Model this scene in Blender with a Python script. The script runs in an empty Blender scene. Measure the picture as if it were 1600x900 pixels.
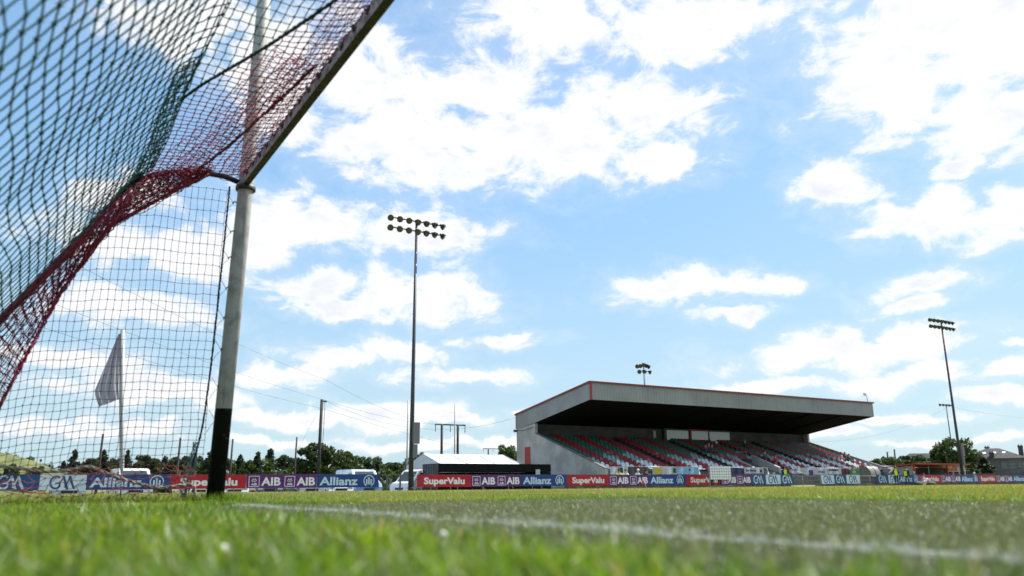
import bpy, bmesh, math, random
import numpy as np
from mathutils import Matrix, Vector

random.seed(7)
RNG = np.random.default_rng(11)
SC = bpy.context.scene
COL = SC.collection
R = math.radians

# ------------------------------------------------------------------ camera
# world: +Y runs along the goal line towards the far post, +X points into the pitch
FPX, CAM_H = 1240.0, 0.125
PITCH, HEAD, ROLL = R(14.019), R(31.656), R(-0.46)
cam_d = bpy.data.cameras.new('camera')
cam = bpy.data.objects.new('camera', cam_d)
COL.objects.link(cam)
CAM_M = Matrix.Rotation(-HEAD, 4, 'Z') @ Matrix.Rotation(math.pi/2 + PITCH, 4, 'X') @ Matrix.Rotation(ROLL, 4, 'Z')
CAM_M.translation = (0, 0, CAM_H)
cam.matrix_world = CAM_M
cam_d.sensor_width = 36.0
cam_d.lens = 36.0 * FPX / 1600.0
cam_d.clip_start = 0.02
cam_d.clip_end = 6000.0
cam_d.dof.use_dof = True
cam_d.dof.focus_distance = 15.0
cam_d.dof.aperture_fstop = 1.9
SC.camera = cam
CAM_R = CAM_M.to_3x3()


def ray(u, v):
    return (CAM_R @ Vector(((u - 800) / FPX, -(v - 450) / FPX, -1.0))).normalized()


def at(u, v, Y):
    d = ray(u, v)
    return Vector((0, 0, CAM_H)) + d * (Y / d.y)


# ------------------------------------------------------------------ sun and sky
SUN_AZ, SUN_EL = R(90.0), R(54.0)          # azimuth counted from +Y towards +X
sun_d = bpy.data.lights.new('sun', 'SUN')
sun_d.energy = 5.0
sun_d.angle = R(0.53)
sun_d.color = (1.0, 0.955, 0.88)
sun = bpy.data.objects.new('sun', sun_d)
COL.objects.link(sun)
sdir = Vector((math.sin(SUN_AZ) * math.cos(SUN_EL), math.cos(SUN_AZ) * math.cos(SUN_EL), math.sin(SUN_EL)))
sun.rotation_euler = sdir.to_track_quat('Z', 'Y').to_euler()
sun.location = sdir * 300

vs = SC.view_settings
vs.view_transform = 'Standard'
vs.look = 'None'
vs.gamma = 1.0
vs.use_curve_mapping = False
vs.exposure = 0.9

world = bpy.data.worlds.new('World')
SC.world = world
world.use_nodes = True
WT = world.node_tree
for n in list(WT.nodes):
    WT.nodes.remove(n)


class NT:
    """small helper to write node graphs as expressions"""
    def __init__(self, tree):
        self.t = tree

    def node(self, kind, **kw):
        n = self.t.nodes.new(kind)
        for k, v in kw.items():
            setattr(n, k, v)
        return n

    def put(self, sock, v):
        if isinstance(v, bpy.types.NodeSocket):
            self.t.links.new(v, sock)
        else:
            sock.default_value = v

    def math(self, op, a, b=0.0, c=None, clamp=False):
        n = self.node('ShaderNodeMath', operation=op, use_clamp=clamp)
        self.put(n.inputs[0], a)
        self.put(n.inputs[1], b)
        if c is not None:
            self.put(n.inputs[2], c)
        return n.outputs[0]

    def vmath(self, op, a, b=(0, 0, 0), scale=None):
        n = self.node('ShaderNodeVectorMath', operation=op)
        self.put(n.inputs[0], a)
        self.put(n.inputs[1], b)
        if scale is not None:
            n.inputs['Scale'].default_value = scale
        return n.outputs['Value'] if op in ('LENGTH', 'DOT_PRODUCT') else n.outputs[0]

    def noise(self, vec, scale, detail=6, rough=0.55, out='Fac', dist=0.0):
        n = self.node('ShaderNodeTexNoise')
        self.put(n.inputs['Vector'], vec)
        n.inputs['Scale'].default_value = scale
        n.inputs['Detail'].default_value = detail
        n.inputs['Roughness'].default_value = rough
        n.inputs['Distortion'].default_value = dist
        return n.outputs[out]

    def smooth(self, v, a, b, lo=0.0, hi=1.0):
        n = self.node('ShaderNodeMapRange', interpolation_type='SMOOTHSTEP')
        self.put(n.inputs[0], v)
        n.inputs[1].default_value = a
        n.inputs[2].default_value = b
        n.inputs[3].default_value = lo
        n.inputs[4].default_value = hi
        return n.outputs[0]

    def mix(self, f, a, b, blend='MIX'):
        n = self.node('ShaderNodeMix', data_type='RGBA', blend_type=blend)
        self.put(n.inputs[0], f)
        for s, v in ((n.inputs[6], a), (n.inputs[7], b)):
            self.put(s, v if isinstance(v, bpy.types.NodeSocket) else (*v[:3], 1.0))
        return n.outputs[2]


SKY_STRENGTH = 0.1
w = NT(WT)
sky = w.node('ShaderNodeTexSky', sky_type='NISHITA')
sky.sun_disc = False
sky.sun_elevation = SUN_EL
sky.sun_rotation = SUN_AZ
sky.altitude = 60
sky.air_density = 1.0
sky.dust_density = 1.4
sky.ozone_density = 2.2
tc = w.node('ShaderNodeTexCoord')
dirv = w.vmath('NORMALIZE', tc.outputs['Generated'])
sep = w.node('ShaderNodeSeparateXYZ')
w.put(sep.inputs[0], dirv)
az = w.math('ARCTAN2', sep.outputs[0], sep.outputs[1])
el = w.math('ARCSINE', sep.outputs[2])
cmb = w.node('ShaderNodeCombineXYZ')
w.put(cmb.inputs[0], az)
w.put(cmb.inputs[1], el)
p_ae = cmb.outputs[0]
# a flat cloud deck seen from below: clouds shrink towards the horizon
zz = w.math('ADD', w.math('MAXIMUM', sep.outputs[2], 0.0), 0.12)
deck = w.node('ShaderNodeCombineXYZ')
w.put(deck.inputs[0], w.math('DIVIDE', sep.outputs[0], zz))
w.put(deck.inputs[1], w.math('DIVIDE', sep.outputs[1], zz))
deck = deck.outputs[0]
# cumulus of this sky: (u, v, half width, half height) on the photograph's scale, kept as azimuth and elevation
CLOUDS = [
    (560, 120, 110, 85), (650, 215, 190, 85), (840, 225, 210, 75), (760, 140, 130, 55), (1000, 165, 150, 60), (1010, 265, 95, 34),
    (860, 30, 160, 60), (1030, 45, 180, 62), (1150, 20, 110, 50), (1400, 120, 135, 110), (1530, 60, 150, 120), (1545, 195, 110, 68), (1440, 40, 150, 80),
    (1310, 288, 72, 42), (1440, 335, 95, 52), (1560, 335, 70, 46), (1500, 258, 60, 20),
    (470, 345, 130, 56), (650, 362, 128, 46), (400, 390, 50, 32),
    (660, 465, 120, 46), (500, 452, 90, 30), (520, 490, 66, 18),
    (1040, 446, 92, 32), (1150, 452, 70, 24), (1220, 444, 50, 18), (1150, 488, 70, 13),
    (1450, 450, 92, 24), (1440, 478, 58, 14), (790, 529, 80, 15), (1320, 548, 190, 34), (1430, 540, 80, 28), (1430, 592, 120, 22), (1190, 600, 130, 15),
    (560, 560, 105, 28), (640, 556, 66, 22), (700, 590, 110, 17), (430, 588, 100, 22), (1575, 570, 46, 20), (1570, 615, 90, 17), (1610, 535, 40, 12),
    (480, 650, 150, 17), (620, 655, 120, 20), (720, 662, 60, 12), (250, 610, 170, 28), (190, 475, 150, 32), (280, 385, 190, 50), (110, 560, 120, 22),
    (290, 40, 130, 60), (430, 60, 90, 80), (440, 150, 80, 70), (430, 685, 120, 10), (700, 695, 170, 10), (860, 648, 60, 9), (200, 300, 80, 34),
    (1410, 655, 100, 10), (1290, 678, 70, 8), (1500, 690, 110, 9), (130, 665, 150, 16),
]
warp = w.noise(p_ae, 9.0, 5, 0.6, 'Color')
pw = w.vmath('ADD', p_ae, w.vmath('SCALE', w.vmath('SUBTRACT', warp, (0.5, 0.5, 0.5)), scale=0.065))
field = None
for (u, v, hw, hh) in CLOUDS:
    d = ray(u, v)
    a0, e0 = math.atan2(d.x, d.y), math.asin(d.z)
    k = math.hypot(FPX, math.hypot(u - 800, v - 450))
    ra = hw / k / math.cos(e0) * 1.0
    re = hh / k * 1.0
    q = w.node('ShaderNodeVectorMath', operation='MULTIPLY_ADD')
    w.put(q.inputs[0], pw)
    q.inputs[1].default_value = (1 / ra, 1 / re, 0)
    q.inputs[2].default_value = (-a0 / ra, -e0 / re, 0)
    ln = w.vmath('LENGTH', q.outputs[0])
    field = ln if field is None else w.math('SMOOTH_MIN', field, ln, 0.1)
placed = w.math('SUBTRACT', 1.0, field)
# the rest of the sky goes on with the same sort of cloud
wild = w.math('MULTIPLY', w.math('SUBTRACT', w.noise(deck, 1.1, 5, 0.55), 0.52), 3.6)
az_off = w.math('ABSOLUTE', w.math('SUBTRACT', az, HEAD))
outside = w.math('MAXIMUM', w.smooth(az_off, 0.66, 0.85), w.smooth(el, 0.60, 0.74))
base = w.node('ShaderNodeMix', data_type='FLOAT')
w.put(base.inputs[0], outside)
w.put(base.inputs[2], placed)
w.put(base.inputs[3], wild)
stretch = w.vmath('MULTIPLY', p_ae, (1.0, 1.7, 1.0))
fbm = w.noise(stretch, 15.0, 10, 0.64, dist=0.35)
fbm_c = w.math('MULTIPLY', w.math('SUBTRACT', fbm, 0.5), 2.8)
dens = w.math('ADD', base.outputs[0], fbm_c)
mask = w.math('MAXIMUM', w.smooth(dens, -0.18, 0.52), w.smooth(dens, -0.7, 0.2, 0.0, 0.18))
mask = w.math('MULTIPLY', mask, w.smooth(el, 0.0, 0.012))
shade_n = w.noise(stretch, 11.0, 7, 0.6)
body = w.math('MULTIPLY', w.smooth(dens, 0.2, 0.8), w.smooth(shade_n, 0.42, 0.68))
cloud_col = w.mix(body, (5.7, 5.72, 5.8), (4.62, 4.8, 5.2))
# moist air low down: the blue pales towards the horizon
haze_f = w.smooth(el, 0.62, 0.0, 0.5, 0.85)
haze_c = w.mix(w.smooth(el, 0.42, 0.0), (1.72, 3.45, 5.5), (3.1, 4.25, 4.8))
sky_col = w.mix(haze_f, sky.outputs[0], haze_c)
final = w.mix(mask, sky_col, cloud_col)
bg = w.node('ShaderNodeBackground')
bg.inputs['Strength'].default_value = SKY_STRENGTH
w.put(bg.inputs['Color'], final)
wo = w.node('ShaderNodeOutputWorld')
w.t.links.new(bg.outputs[0], wo.inputs[0])
SC.cycles.use_denoising = True
SC.cycles.max_bounces = 6
SC.cycles.transparent_max_bounces = 6


# ------------------------------------------------------------------ materials
MATS = {}


def mat(name, col, rough=0.7, metal=0.0, var=0.0, vscale=3.0, col2=None, bump=0.0, bscale=40.0, spec=0.5, trans=0.0, rnd=0.0, coat=0.0):
    if name in MATS:
        return MATS[name]
    m = bpy.data.materials.new(name)
    m.use_nodes = True
    t = NT(m.node_tree)
    b = m.node_tree.nodes['Principled BSDF']
    b.inputs['Roughness'].default_value = rough
    b.inputs['Metallic'].default_value = metal
    b.inputs['Specular IOR Level'].default_value = spec
    b.inputs['Coat Weight'].default_value = coat
    c = None
    if var > 0 or col2 is not None:
        tcn = t.node('ShaderNodeTexCoord')
        n = t.noise(tcn.outputs['Object'], vscale, 7, 0.62)
        c2 = col2 if col2 is not None else tuple(x * (1 - var) for x in col)
        c1 = col if col2 is not None else tuple(min(1, x * (1 + var)) for x in col)
        c = t.mix(t.smooth(n, 0.36, 0.64), c1, c2)
    if rnd > 0:
        oi = t.node('ShaderNodeObjectInfo')
        hs = t.node('ShaderNodeHueSaturation')
        t.put(hs.inputs['Value'], t.math('ADD', 1.0 - rnd, t.math('MULTIPLY', oi.outputs['Random'], 2 * rnd)))
        t.put(hs.inputs['Color'], c if c is not None else (*col, 1))
        c = hs.outputs[0]
    t.put(b.inputs['Base Color'], c if c is not None else (*col, 1))
    if bump > 0:
        tcn = t.node('ShaderNodeTexCoord')
        bn = t.node('ShaderNodeBump')
        bn.inputs['Strength'].default_value = bump
        bn.inputs['Distance'].default_value = 0.02
        t.put(bn.inputs['Height'], t.noise(tcn.outputs['Object'], bscale, 6, 0.6))
        t.put(b.inputs['Normal'], bn.outputs[0])
    if trans > 0:
        b.inputs['Transmission Weight'].default_value = trans
    MATS[name] = m
    return m


def leaf_mat(name, c_dark, c_light, trans=0.35, rough=0.5, tint=(1.5, 1.5, 0.7), yellow=None, spec=0.4):
    """two sided leaf: diffuse and translucent, colour drifting per tuft and over the ground"""
    m = bpy.data.materials.new(name)
    m.use_nodes = True
    t = NT(m.node_tree)
    for n in list(m.node_tree.nodes):
        m.node_tree.nodes.remove(n)
    oi = t.node('ShaderNodeObjectInfo')
    geo = t.node('ShaderNodeNewGeometry')
    f = t.math('ADD', t.math('MULTIPLY', oi.outputs['Random'], 0.65), t.math('MULTIPLY', geo.outputs['Random Per Island'], 0.35))
    col = t.mix(f, c_dark, c_light)
    if yellow is not None:
        pn = t.noise(geo.outputs['Position'], 0.55, 4, 0.6)
        col = t.mix(t.math('MULTIPLY', t.smooth(pn, 0.4, 0.68), 0.75), col, yellow)
        dry = t.smooth(geo.outputs['Random Per Island'], 0.87, 0.9)
        col = t.mix(t.math('MULTIPLY', dry, 0.8), col, (0.34, 0.26, 0.10))
    pb = t.node('ShaderNodeBsdfPrincipled')
    pb.inputs['Roughness'].default_value = rough
    pb.inputs['Specular IOR Level'].default_value = spec
    t.put(pb.inputs['Base Color'], col)
    tb = t.node('ShaderNodeBsdfTranslucent')
    t.put(tb.inputs[0], t.mix(1.0, col, tint, 'MULTIPLY'))
    mx = t.node('ShaderNodeMixShader')
    mx.inputs[0].default_value = trans
    t.t.links.new(pb.outputs[0], mx.inputs[1])
    t.t.links.new(tb.outputs[0], mx.inputs[2])
    o = t.node('ShaderNodeOutputMaterial')
    t.t.links.new(mx.outputs[0], o.inputs[0])
    MATS[name] = m
    return m


# ------------------------------------------------------------------ mesh helpers
def link(o, parent=None):
    COL.objects.link(o)
    if parent is not None:
        o.parent = parent
    return o


def tag(o, label=None, cat=None, group=None, kind=None):
    if label:
        o['label'] = label
    if cat:
        o['category'] = cat
    if group:
        o['group'] = group
    if kind:
        o['kind'] = kind
    return o


def empty(name, loc=(0, 0, 0), rz=0.0, label=None, cat=None, group=None):
    o = bpy.data.objects.new(name, None)
    o.empty_display_size = 0.3
    COL.objects.link(o)
    o.location = loc
    o.rotation_euler = (0, 0, rz)
    return tag(o, label, cat, group)


class MB:
    """collects shapes for ONE mesh object"""
    def __init__(self):
        self.v, self.f, self.mi, self.sm = [], [], [], []

    def add(self, vs_, fs_, mi=0, smooth=False):
        o = len(self.v)
        self.v.extend([tuple(x) for x in vs_])
        for f in fs_:
            self.f.append(tuple(i + o for i in f))
            self.mi.append(mi)
            self.sm.append(smooth)
        return self

    def box(self, lo, hi, mi=0):
        (a, b, c), (d, e, f) = lo, hi
        vs_ = [(a, b, c), (d, b, c), (d, e, c), (a, e, c), (a, b, f), (d, b, f), (d, e, f), (a, e, f)]
        return self.add(vs_, [(0, 3, 2, 1), (4, 5, 6, 7), (0, 1, 5, 4), (1, 2, 6, 5), (2, 3, 7, 6), (3, 0, 4, 7)], mi)

    def bar(self, p, q, w_=0.05, h=None, mi=0):
        """rectangular bar from p to q"""
        p, q = Vector(p), Vector(q)
        h = h or w_
        d = (q - p).normalized()
        up = Vector((0, 0, 1)) if abs(d.z) < 0.95 else Vector((1, 0, 0))
        s = d.cross(up).normalized() * w_ / 2
        t = s.cross(d).normalized() * h / 2
        vs_ = [p - s - t, p + s - t, p + s + t, p - s + t, q - s - t, q + s - t, q + s + t, q - s + t]
        return self.add(vs_, [(0, 3, 2, 1), (4, 5, 6, 7), (0, 1, 5, 4), (1, 2, 6, 5), (2, 3, 7, 6), (3, 0, 4, 7)], mi)

    def tube(self, pts, r, n=8, mi=0, cap=True, smooth=True):
        pts = [Vector(p) for p in pts]
        rs = r if isinstance(r, (list, tuple)) else [r] * len(pts)
        prev = None
        rings = []
        for i, p in enumerate(pts):
            d = (pts[min(i + 1, len(pts) - 1)] - pts[max(i - 1, 0)]).normalized()
            if prev is None:
                up = Vector((0, 0, 1)) if abs(d.z) < 0.9 else Vector((1, 0, 0))
                s = d.cross(up).normalized()
            else:
                s = (prev - d * prev.dot(d)).normalized()
            prev = s
            t = d.cross(s)
            rings.append([p + (s * math.cos(2 * math.pi * k / n) + t * math.sin(2 * math.pi * k / n)) * rs[i] for k in range(n)])
        vs_ = [q for ring in rings for q in ring]
        fs_ = [(i * n + k, i * n + (k + 1) % n, (i + 1) * n + (k + 1) % n, (i + 1) * n + k) for i in range(len(pts) - 1) for k in range(n)]
        self.add(vs_, fs_, mi, smooth)
        if cap:
            o = len(self.v) - len(vs_)
            self.f += [tuple(o + k for k in range(n))[::-1], tuple(o + (len(pts) - 1) * n + k for k in range(n))]
            self.mi += [mi, mi]
            self.sm += [False, False]
        return self

    def prism(self, poly, axis, a, b, mi=0):
        """polygon in the two other axes extruded from a to b along axis"""
        def mk(u, v, t):
            return {'x': (t, u, v), 'y': (u, t, v), 'z': (u, v, t)}[axis]
        n = len(poly)
        vs_ = [mk(u, v, a) for u, v in poly] + [mk(u, v, b) for u, v in poly]
        fs_ = [tuple(range(n))[::-1], tuple(range(n, 2 * n))] + [(i, (i + 1) % n, n + (i + 1) % n, n + i) for i in range(n)]
        return self.add(vs_, fs_, mi)

    def lathe(self, prof, n=16, mi=0, M=None, smooth=True):
        """(r, z) profile turned about z"""
        vs_ = [Vector((r * math.cos(2 * math.pi * k / n), r * math.sin(2 * math.pi * k / n), z)) for r, z in prof for k in range(n)]
        if M is not None:
            vs_ = [M @ q for q in vs_]
        fs_ = [(i * n + k, i * n + (k + 1) % n, (i + 1) * n + (k + 1) % n, (i + 1) * n + k) for i in range(len(prof) - 1) for k in range(n)]
        return self.add(vs_, fs_, mi, smooth)

    def mesh(self, name, mats, recalc=True):
        me = bpy.data.meshes.new(name)
        me.from_pydata(self.v, [], self.f)
        for m in (mats if isinstance(mats, (list, tuple)) else [mats]):
            me.materials.append(m)
        me.polygons.foreach_set('material_index', self.mi)
        me.polygons.foreach_set('use_smooth', self.sm)
        if recalc:
            bm = bmesh.new()
            bm.from_mesh(me)
            bmesh.ops.recalc_face_normals(bm, faces=bm.faces)
            bm.to_mesh(me)
            bm.free()
        me.update()
        return me

    def build(self, name, mats, parent=None, recalc=True):
        return link(bpy.data.objects.new(name, self.mesh(name, mats, recalc)), parent)


def obj(name, me, parent=None, M=None):
    o = bpy.data.objects.new(name, me)
    link(o, parent)
    if M is not None:
        o.matrix_local = M
    return o


def copy_tree(o, parent=None):
    c = o.copy()
    COL.objects.link(c)
    c.parent = parent
    for ch in o.children:
        copy_tree(ch, c)
    return c


TEXTS = {}


def text_mb(mb, s, cx, z0, height, width=None, y=0.0, bold=0.02, mi=0, slant=0.0):
    """flat lettering in the XZ plane facing -Y, centred on cx, standing on z0"""
    key = (s, bold)
    if key not in TEXTS:
        cu = bpy.data.curves.new('lettering', 'FONT')
        cu.body = s
        cu.size = 1.0
        cu.offset = bold
        cu.resolution_u = 3
        cu.fill_mode = 'FRONT'
        tmp = bpy.data.objects.new('lettering', cu)
        COL.objects.link(tmp)
        dg = bpy.context.evaluated_depsgraph_get()
        me = tmp.evaluated_get(dg).to_mesh()
        TEXTS[key] = ([tuple(q.co) for q in me.vertices], [tuple(q.vertices) for q in me.polygons])
        tmp.evaluated_get(dg).to_mesh_clear()
        COL.objects.unlink(tmp)
        bpy.data.objects.remove(tmp)
        bpy.data.curves.remove(cu)
    V, F = TEXTS[key]
    xs = [q[0] for q in V]
    cap = 0.73
    k = height / cap
    kx = k if width is None else width / (max(xs) - min(xs))
    mid = (max(xs) + min(xs)) / 2
    mb.add([(cx + (q[0] - mid) * kx + slant * q[1] * k, y, z0 + q[1] * k) for q in V], F, mi)


def ribbon(mb, pts, wd, y=0.0, mi=0, fn=None):
    """flat stroke in the XZ plane"""
    fn = fn or (lambda x, z: (x, y, z))
    n = len(pts)
    vs_ = []
    for i, (x, z) in enumerate(pts):
        x0, z0 = pts[max(i - 1, 0)]
        x1, z1 = pts[min(i + 1, n - 1)]
        l = math.hypot(x1 - x0, z1 - z0) or 1
        nx, nz = -(z1 - z0) / l * wd / 2, (x1 - x0) / l * wd / 2
        vs_ += [fn(x + nx, z + nz), fn(x - nx, z - nz)]
    mb.add(vs_, [(2 * i, 2 * i + 1, 2 * i + 3, 2 * i + 2) for i in range(n - 1)], mi)


def arc(cx, cz, rx, rz, a0, a1, n=16):
    return [(cx + rx * math.cos(R(a0 + (a1 - a0) * i / n)), cz + rz * math.sin(R(a0 + (a1 - a0) * i / n))) for i in range(n + 1)]


def scatter(name, pts, sources, smin, smax, tilt, parent=None):
    """stuff: tufts standing on given points (geometry nodes)"""
    c = bpy.data.collections.new(name + '_tufts')
    for s in sources:
        c.objects.link(s)
    me = bpy.data.meshes.new(name)
    me.from_pydata([tuple(q) for q in pts], [], [])
    o = bpy.data.objects.new(name, me)
    link(o, parent)
    g = bpy.data.node_groups.new(name, 'GeometryNodeTree')
    g.interface.new_socket('Geometry', in_out='INPUT', socket_type='NodeSocketGeometry')
    g.interface.new_socket('Geometry', in_out='OUTPUT', socket_type='NodeSocketGeometry')
    gi, go = g.nodes.new('NodeGroupInput'), g.nodes.new('NodeGroupOutput')
    iop = g.nodes.new('GeometryNodeInstanceOnPoints')
    ci = g.nodes.new('GeometryNodeCollectionInfo')
    ci.inputs['Collection'].default_value = c
    ci.inputs['Separate Children'].default_value = True
    ci.inputs['Reset Children'].default_value = True
    rv = g.nodes.new('FunctionNodeRandomValue')
    rv.data_type = 'FLOAT_VECTOR'
    rv.inputs[0].default_value = (-tilt, -tilt, 0)
    rv.inputs[1].default_value = (tilt, tilt, 6.283)
    rs = g.nodes.new('FunctionNodeRandomValue')
    rs.data_type = 'FLOAT'
    rs.inputs[2].default_value = smin
    rs.inputs[3].default_value = smax
    rs.inputs['Seed'].default_value = 5
    L = g.links.new
    L(gi.outputs[0], iop.inputs['Points'])
    L(ci.outputs[0], iop.inputs['Instance'])
    iop.inputs['Pick Instance'].default_value = True
    L(rv.outputs[0], iop.inputs['Rotation'])
    L(rs.outputs[1], iop.inputs['Scale'])
    L(iop.outputs[0], go.inputs[0])
    md = o.modifiers.new('tufts', 'NODES')
    md.node_group = g
    o['kind'] = 'stuff'
    return o
# ------------------------------------------------------------------ ground
BOARD_Y = 48.0


def smooth01(t):
    t = min(1, max(0, t))
    return t * t * (3 - 2 * t)


def ground_z(x, y):
    # the crowned pitch falls away gently towards the sideline
    z = -0.13 * smooth01((y - 10) / 36) * (1 - smooth01((y - 48.4) / 1.4) * smooth01((x - 35) / 2.0))
    # the car park behind the boards lies a little lower than the pitch
    z -= 0.47 * smooth01((y - 50.2) / 2.0) * (1 - smooth01((x - 38.5) / 3.0))
    # the land rises gently behind it
    z += 0.6 * smooth01((y - 95) / 40) * (1 - smooth01((x - 60) / 40))
    return z


M_GROUND = mat('pitch_soil', (0.115, 0.125, 0.035), 0.9, col2=(0.18, 0.17, 0.055), vscale=0.6, bump=0.6, bscale=30)
_t = NT(M_GROUND.node_tree)
_pb = M_GROUND.node_tree.nodes['Principled BSDF']
_src = _pb.inputs['Base Color'].links[0].from_socket
_geo = _t.node('ShaderNodeNewGeometry')
_r = _t.vmath('LENGTH', _geo.outputs['Position'])
# soil darkened near the camera, painting in the shade between the blades
_t.put(_pb.inputs['Base Color'], _t.mix(_t.smooth(_r, 7.0, 14.0), (0.030, 0.034, 0.012), _src))
xs = sorted(set([-600, -300, -150, -80, -50, -30, -20] + list(np.arange(-15, 62, 1.5)) + [70, 80, 90, 100, 120, 150, 200, 300, 500, 900, 2000]))
ys = sorted(set([-600, -300, -100, -40, -20, -10] + list(np.arange(-5, 48, 3)) + list(np.arange(48, 56, 0.5)) + [58, 62, 68, 75, 80, 85, 90, 95, 100, 105, 110, 115, 120, 140, 180, 260, 400, 700, 1200, 2500]))
g = MB()
g.v = [(x, y, ground_z(x, y)) for y in ys for x in xs]
nx = len(xs)
g.f = [(j * nx + i, j * nx + i + 1, (j + 1) * nx + i + 1, (j + 1) * nx + i) for j in range(len(ys) - 1) for i in range(nx - 1)]
g.mi, g.sm = [0] * len(g.f), [True] * len(g.f)
tag(g.build('ground', M_GROUND), kind='structure')

TX0, TX1, TY0, TY1 = 0.82, 4.72, 0.1, 5.52          # artificial turf of the goalmouth
M_TURF = mat('turf_backing', (0.045, 0.052, 0.028), 0.85, col2=(0.08, 0.088, 0.055), vscale=60, bump=0.5, bscale=300)
t_ = MB().box((TX0, TY0, 0.002), (TX1, TY1, 0.008))
tag(t_.build('artificial_turf', M_TURF), kind='structure')
M_PAINT = mat('line_paint', (0.15, 0.165, 0.16), 0.9, col2=(0.055, 0.062, 0.04), vscale=9)
GX, GY, GW = 1.307, 6.124, 6.5                        # far post on the goal line, goal width
tag(MB().box((GX - 0.058, TY0 + 0.01, 0.009), (GX + 0.058, TY1 - 0.01, 0.0125)).build('goal_line', M_PAINT), kind='structure')

# car park surface
M_TAR = mat('car_park_tarmac', (0.06, 0.06, 0.058), 0.9, var=0.3, vscale=4)
tag(MB().box((-14, 52.6, -0.62), (40, 74.5, -0.59)).build('car_park', M_TAR), kind='structure')


# ---- grass blades
def tuft_mesh(name, m, n, spread, hmin, hmax, wid, lean, segs=3, seed=0):
    rg = np.random.default_rng(seed)
    mb = MB()
    for _ in range(n):
        a, rr = rg.uniform(0, 6.283), spread * math.sqrt(rg.uniform())
        bx, by = rr * math.cos(a), rr * math.sin(a)
        h = rg.uniform(hmin, hmax)
        th = rg.uniform(0, 6.283)
        ln = rg.uniform(0.15, 1.0) * lean * h
        w2 = wid * rg.uniform(0.6, 1.2) / 2
        dx, dy = math.cos(th), math.sin(th)
        twist = rg.uniform(-0.8, 0.8)
        vs_ = []
        for s in range(segs):
            t = s / segs
            off = ln * t ** 2
            sx, sy = -math.sin(th + twist * t), math.cos(th + twist * t)
            ww = w2 * (1 - 0.55 * t)
            c = (bx + dx * off, by + dy * off, h * (t - 0.12 * t * t * lean) - 0.004)
            vs_ += [(c[0] - sx * ww, c[1] - sy * ww, c[2]), (c[0] + sx * ww, c[1] + sy * ww, c[2])]
        vs_.append((bx + dx * ln, by + dy * ln, h * (1 - 0.12 * lean)))
        fs_ = [(2 * s, 2 * s + 1, 2 * s + 3, 2 * s + 2) for s in range(segs - 1)] + [(2 * segs - 2, 2 * segs - 1, 2 * segs)]
        mb.add(vs_, fs_)
    o = bpy.data.objects.new(name, mb.mesh(name, m, recalc=False))
    return o


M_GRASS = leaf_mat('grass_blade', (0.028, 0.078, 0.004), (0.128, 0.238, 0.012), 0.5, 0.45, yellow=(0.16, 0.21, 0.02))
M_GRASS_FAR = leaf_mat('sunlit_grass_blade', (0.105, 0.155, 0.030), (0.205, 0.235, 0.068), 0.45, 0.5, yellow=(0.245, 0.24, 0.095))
M_FIBRE = leaf_mat('turf_fibre', (0.070, 0.094, 0.038), (0.195, 0.22, 0.125), 0.25, 0.45, spec=0.4)
M_FIBRE_W = leaf_mat('white_turf_fibre', (0.17, 0.195, 0.18), (0.44, 0.48, 0.54), 0.25, 0.6)
near_t = [tuft_mesh('grass_tuft', M_GRASS, 12, 0.028, 0.026, 0.056, 0.0042, 0.7 + 0.25 * i, seed=i) for i in range(6)]
near_t += [tuft_mesh('clover_tuft', M_GRASS, 9, 0.03, 0.018, 0.036, 0.013, 1.7, seed=12 + i) for i in range(2)]
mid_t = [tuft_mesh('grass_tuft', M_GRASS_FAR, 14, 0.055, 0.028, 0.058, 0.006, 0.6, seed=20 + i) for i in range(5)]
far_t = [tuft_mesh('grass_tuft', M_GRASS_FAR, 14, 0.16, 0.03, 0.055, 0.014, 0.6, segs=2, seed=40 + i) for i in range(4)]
fib_t = [tuft_mesh('turf_tuft', M_FIBRE, 12, 0.02, 0.012, 0.026, 0.0032, 0.9, segs=2, seed=60 + i) for i in range(5)]
fiw_t = [tuft_mesh('turf_tuft', M_FIBRE_W, 12, 0.02, 0.012, 0.026, 0.0034, 0.9, segs=2, seed=70 + i) for i in range(3)]


def polar_points(r0, r1, dens, test, a0=-44, a1=44):
    """random ground points in the sector the photograph looks over, density per square metre"""
    area = R(a1 - a0) / 2 * (r1 * r1 - r0 * r0)
    n = int(area * dens)
    r = np.sqrt(RNG.uniform(r0 * r0, r1 * r1, n))
    a = HEAD + np.radians(RNG.uniform(a0, a1, n))
    x, y = r * np.sin(a), r * np.cos(a)
    k = test(x, y)
    t = np.clip((y[k] - 10) / 36, 0, 1)
    return np.stack([x[k], y[k], -0.13 * t * t * (3 - 2 * t)], 1)


wob = lambda y: 0.035 * np.sin(y * 5.1) + 0.03 * np.sin(y * 13.7 + 1) + 0.02 * np.sin(y * 29)
in_turf = lambda x, y: (x > TX0 + wob(y)) & (x < TX1 + wob(y) * 0.8) & (y < TY1 + wob(x) * 0.8) & (y > TY0)
near_grass = lambda x, y: ~in_turf(x, y) & ((x < 1.4) | (y > TY1 - 0.2))
pts = np.concatenate([polar_points(0.42, 3.2, 820, lambda x, y: ~in_turf(x, y) & (x < 1.2), -70, 70),
                      polar_points(3.2, 7.5, 620, lambda x, y: ~in_turf(x, y) & (x < 2.2), -60, 45)])
tag(scatter('grass', pts, near_t, 0.7, 1.35, 0.5), 'fresh green lawn grass close to the lens behind the goal line', 'grass')
pts = np.concatenate([polar_points(3.0, 9.0, 420, lambda x, y: ~in_turf(x, y) & (x >= 1.9 - 0.6 * RNG.uniform(size=x.shape)) & ((x > TX1 - 0.1) | (y > TY1 - 0.1))),
                      polar_points(9.0, 16.0, 150, lambda x, y: x > -20)])
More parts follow.
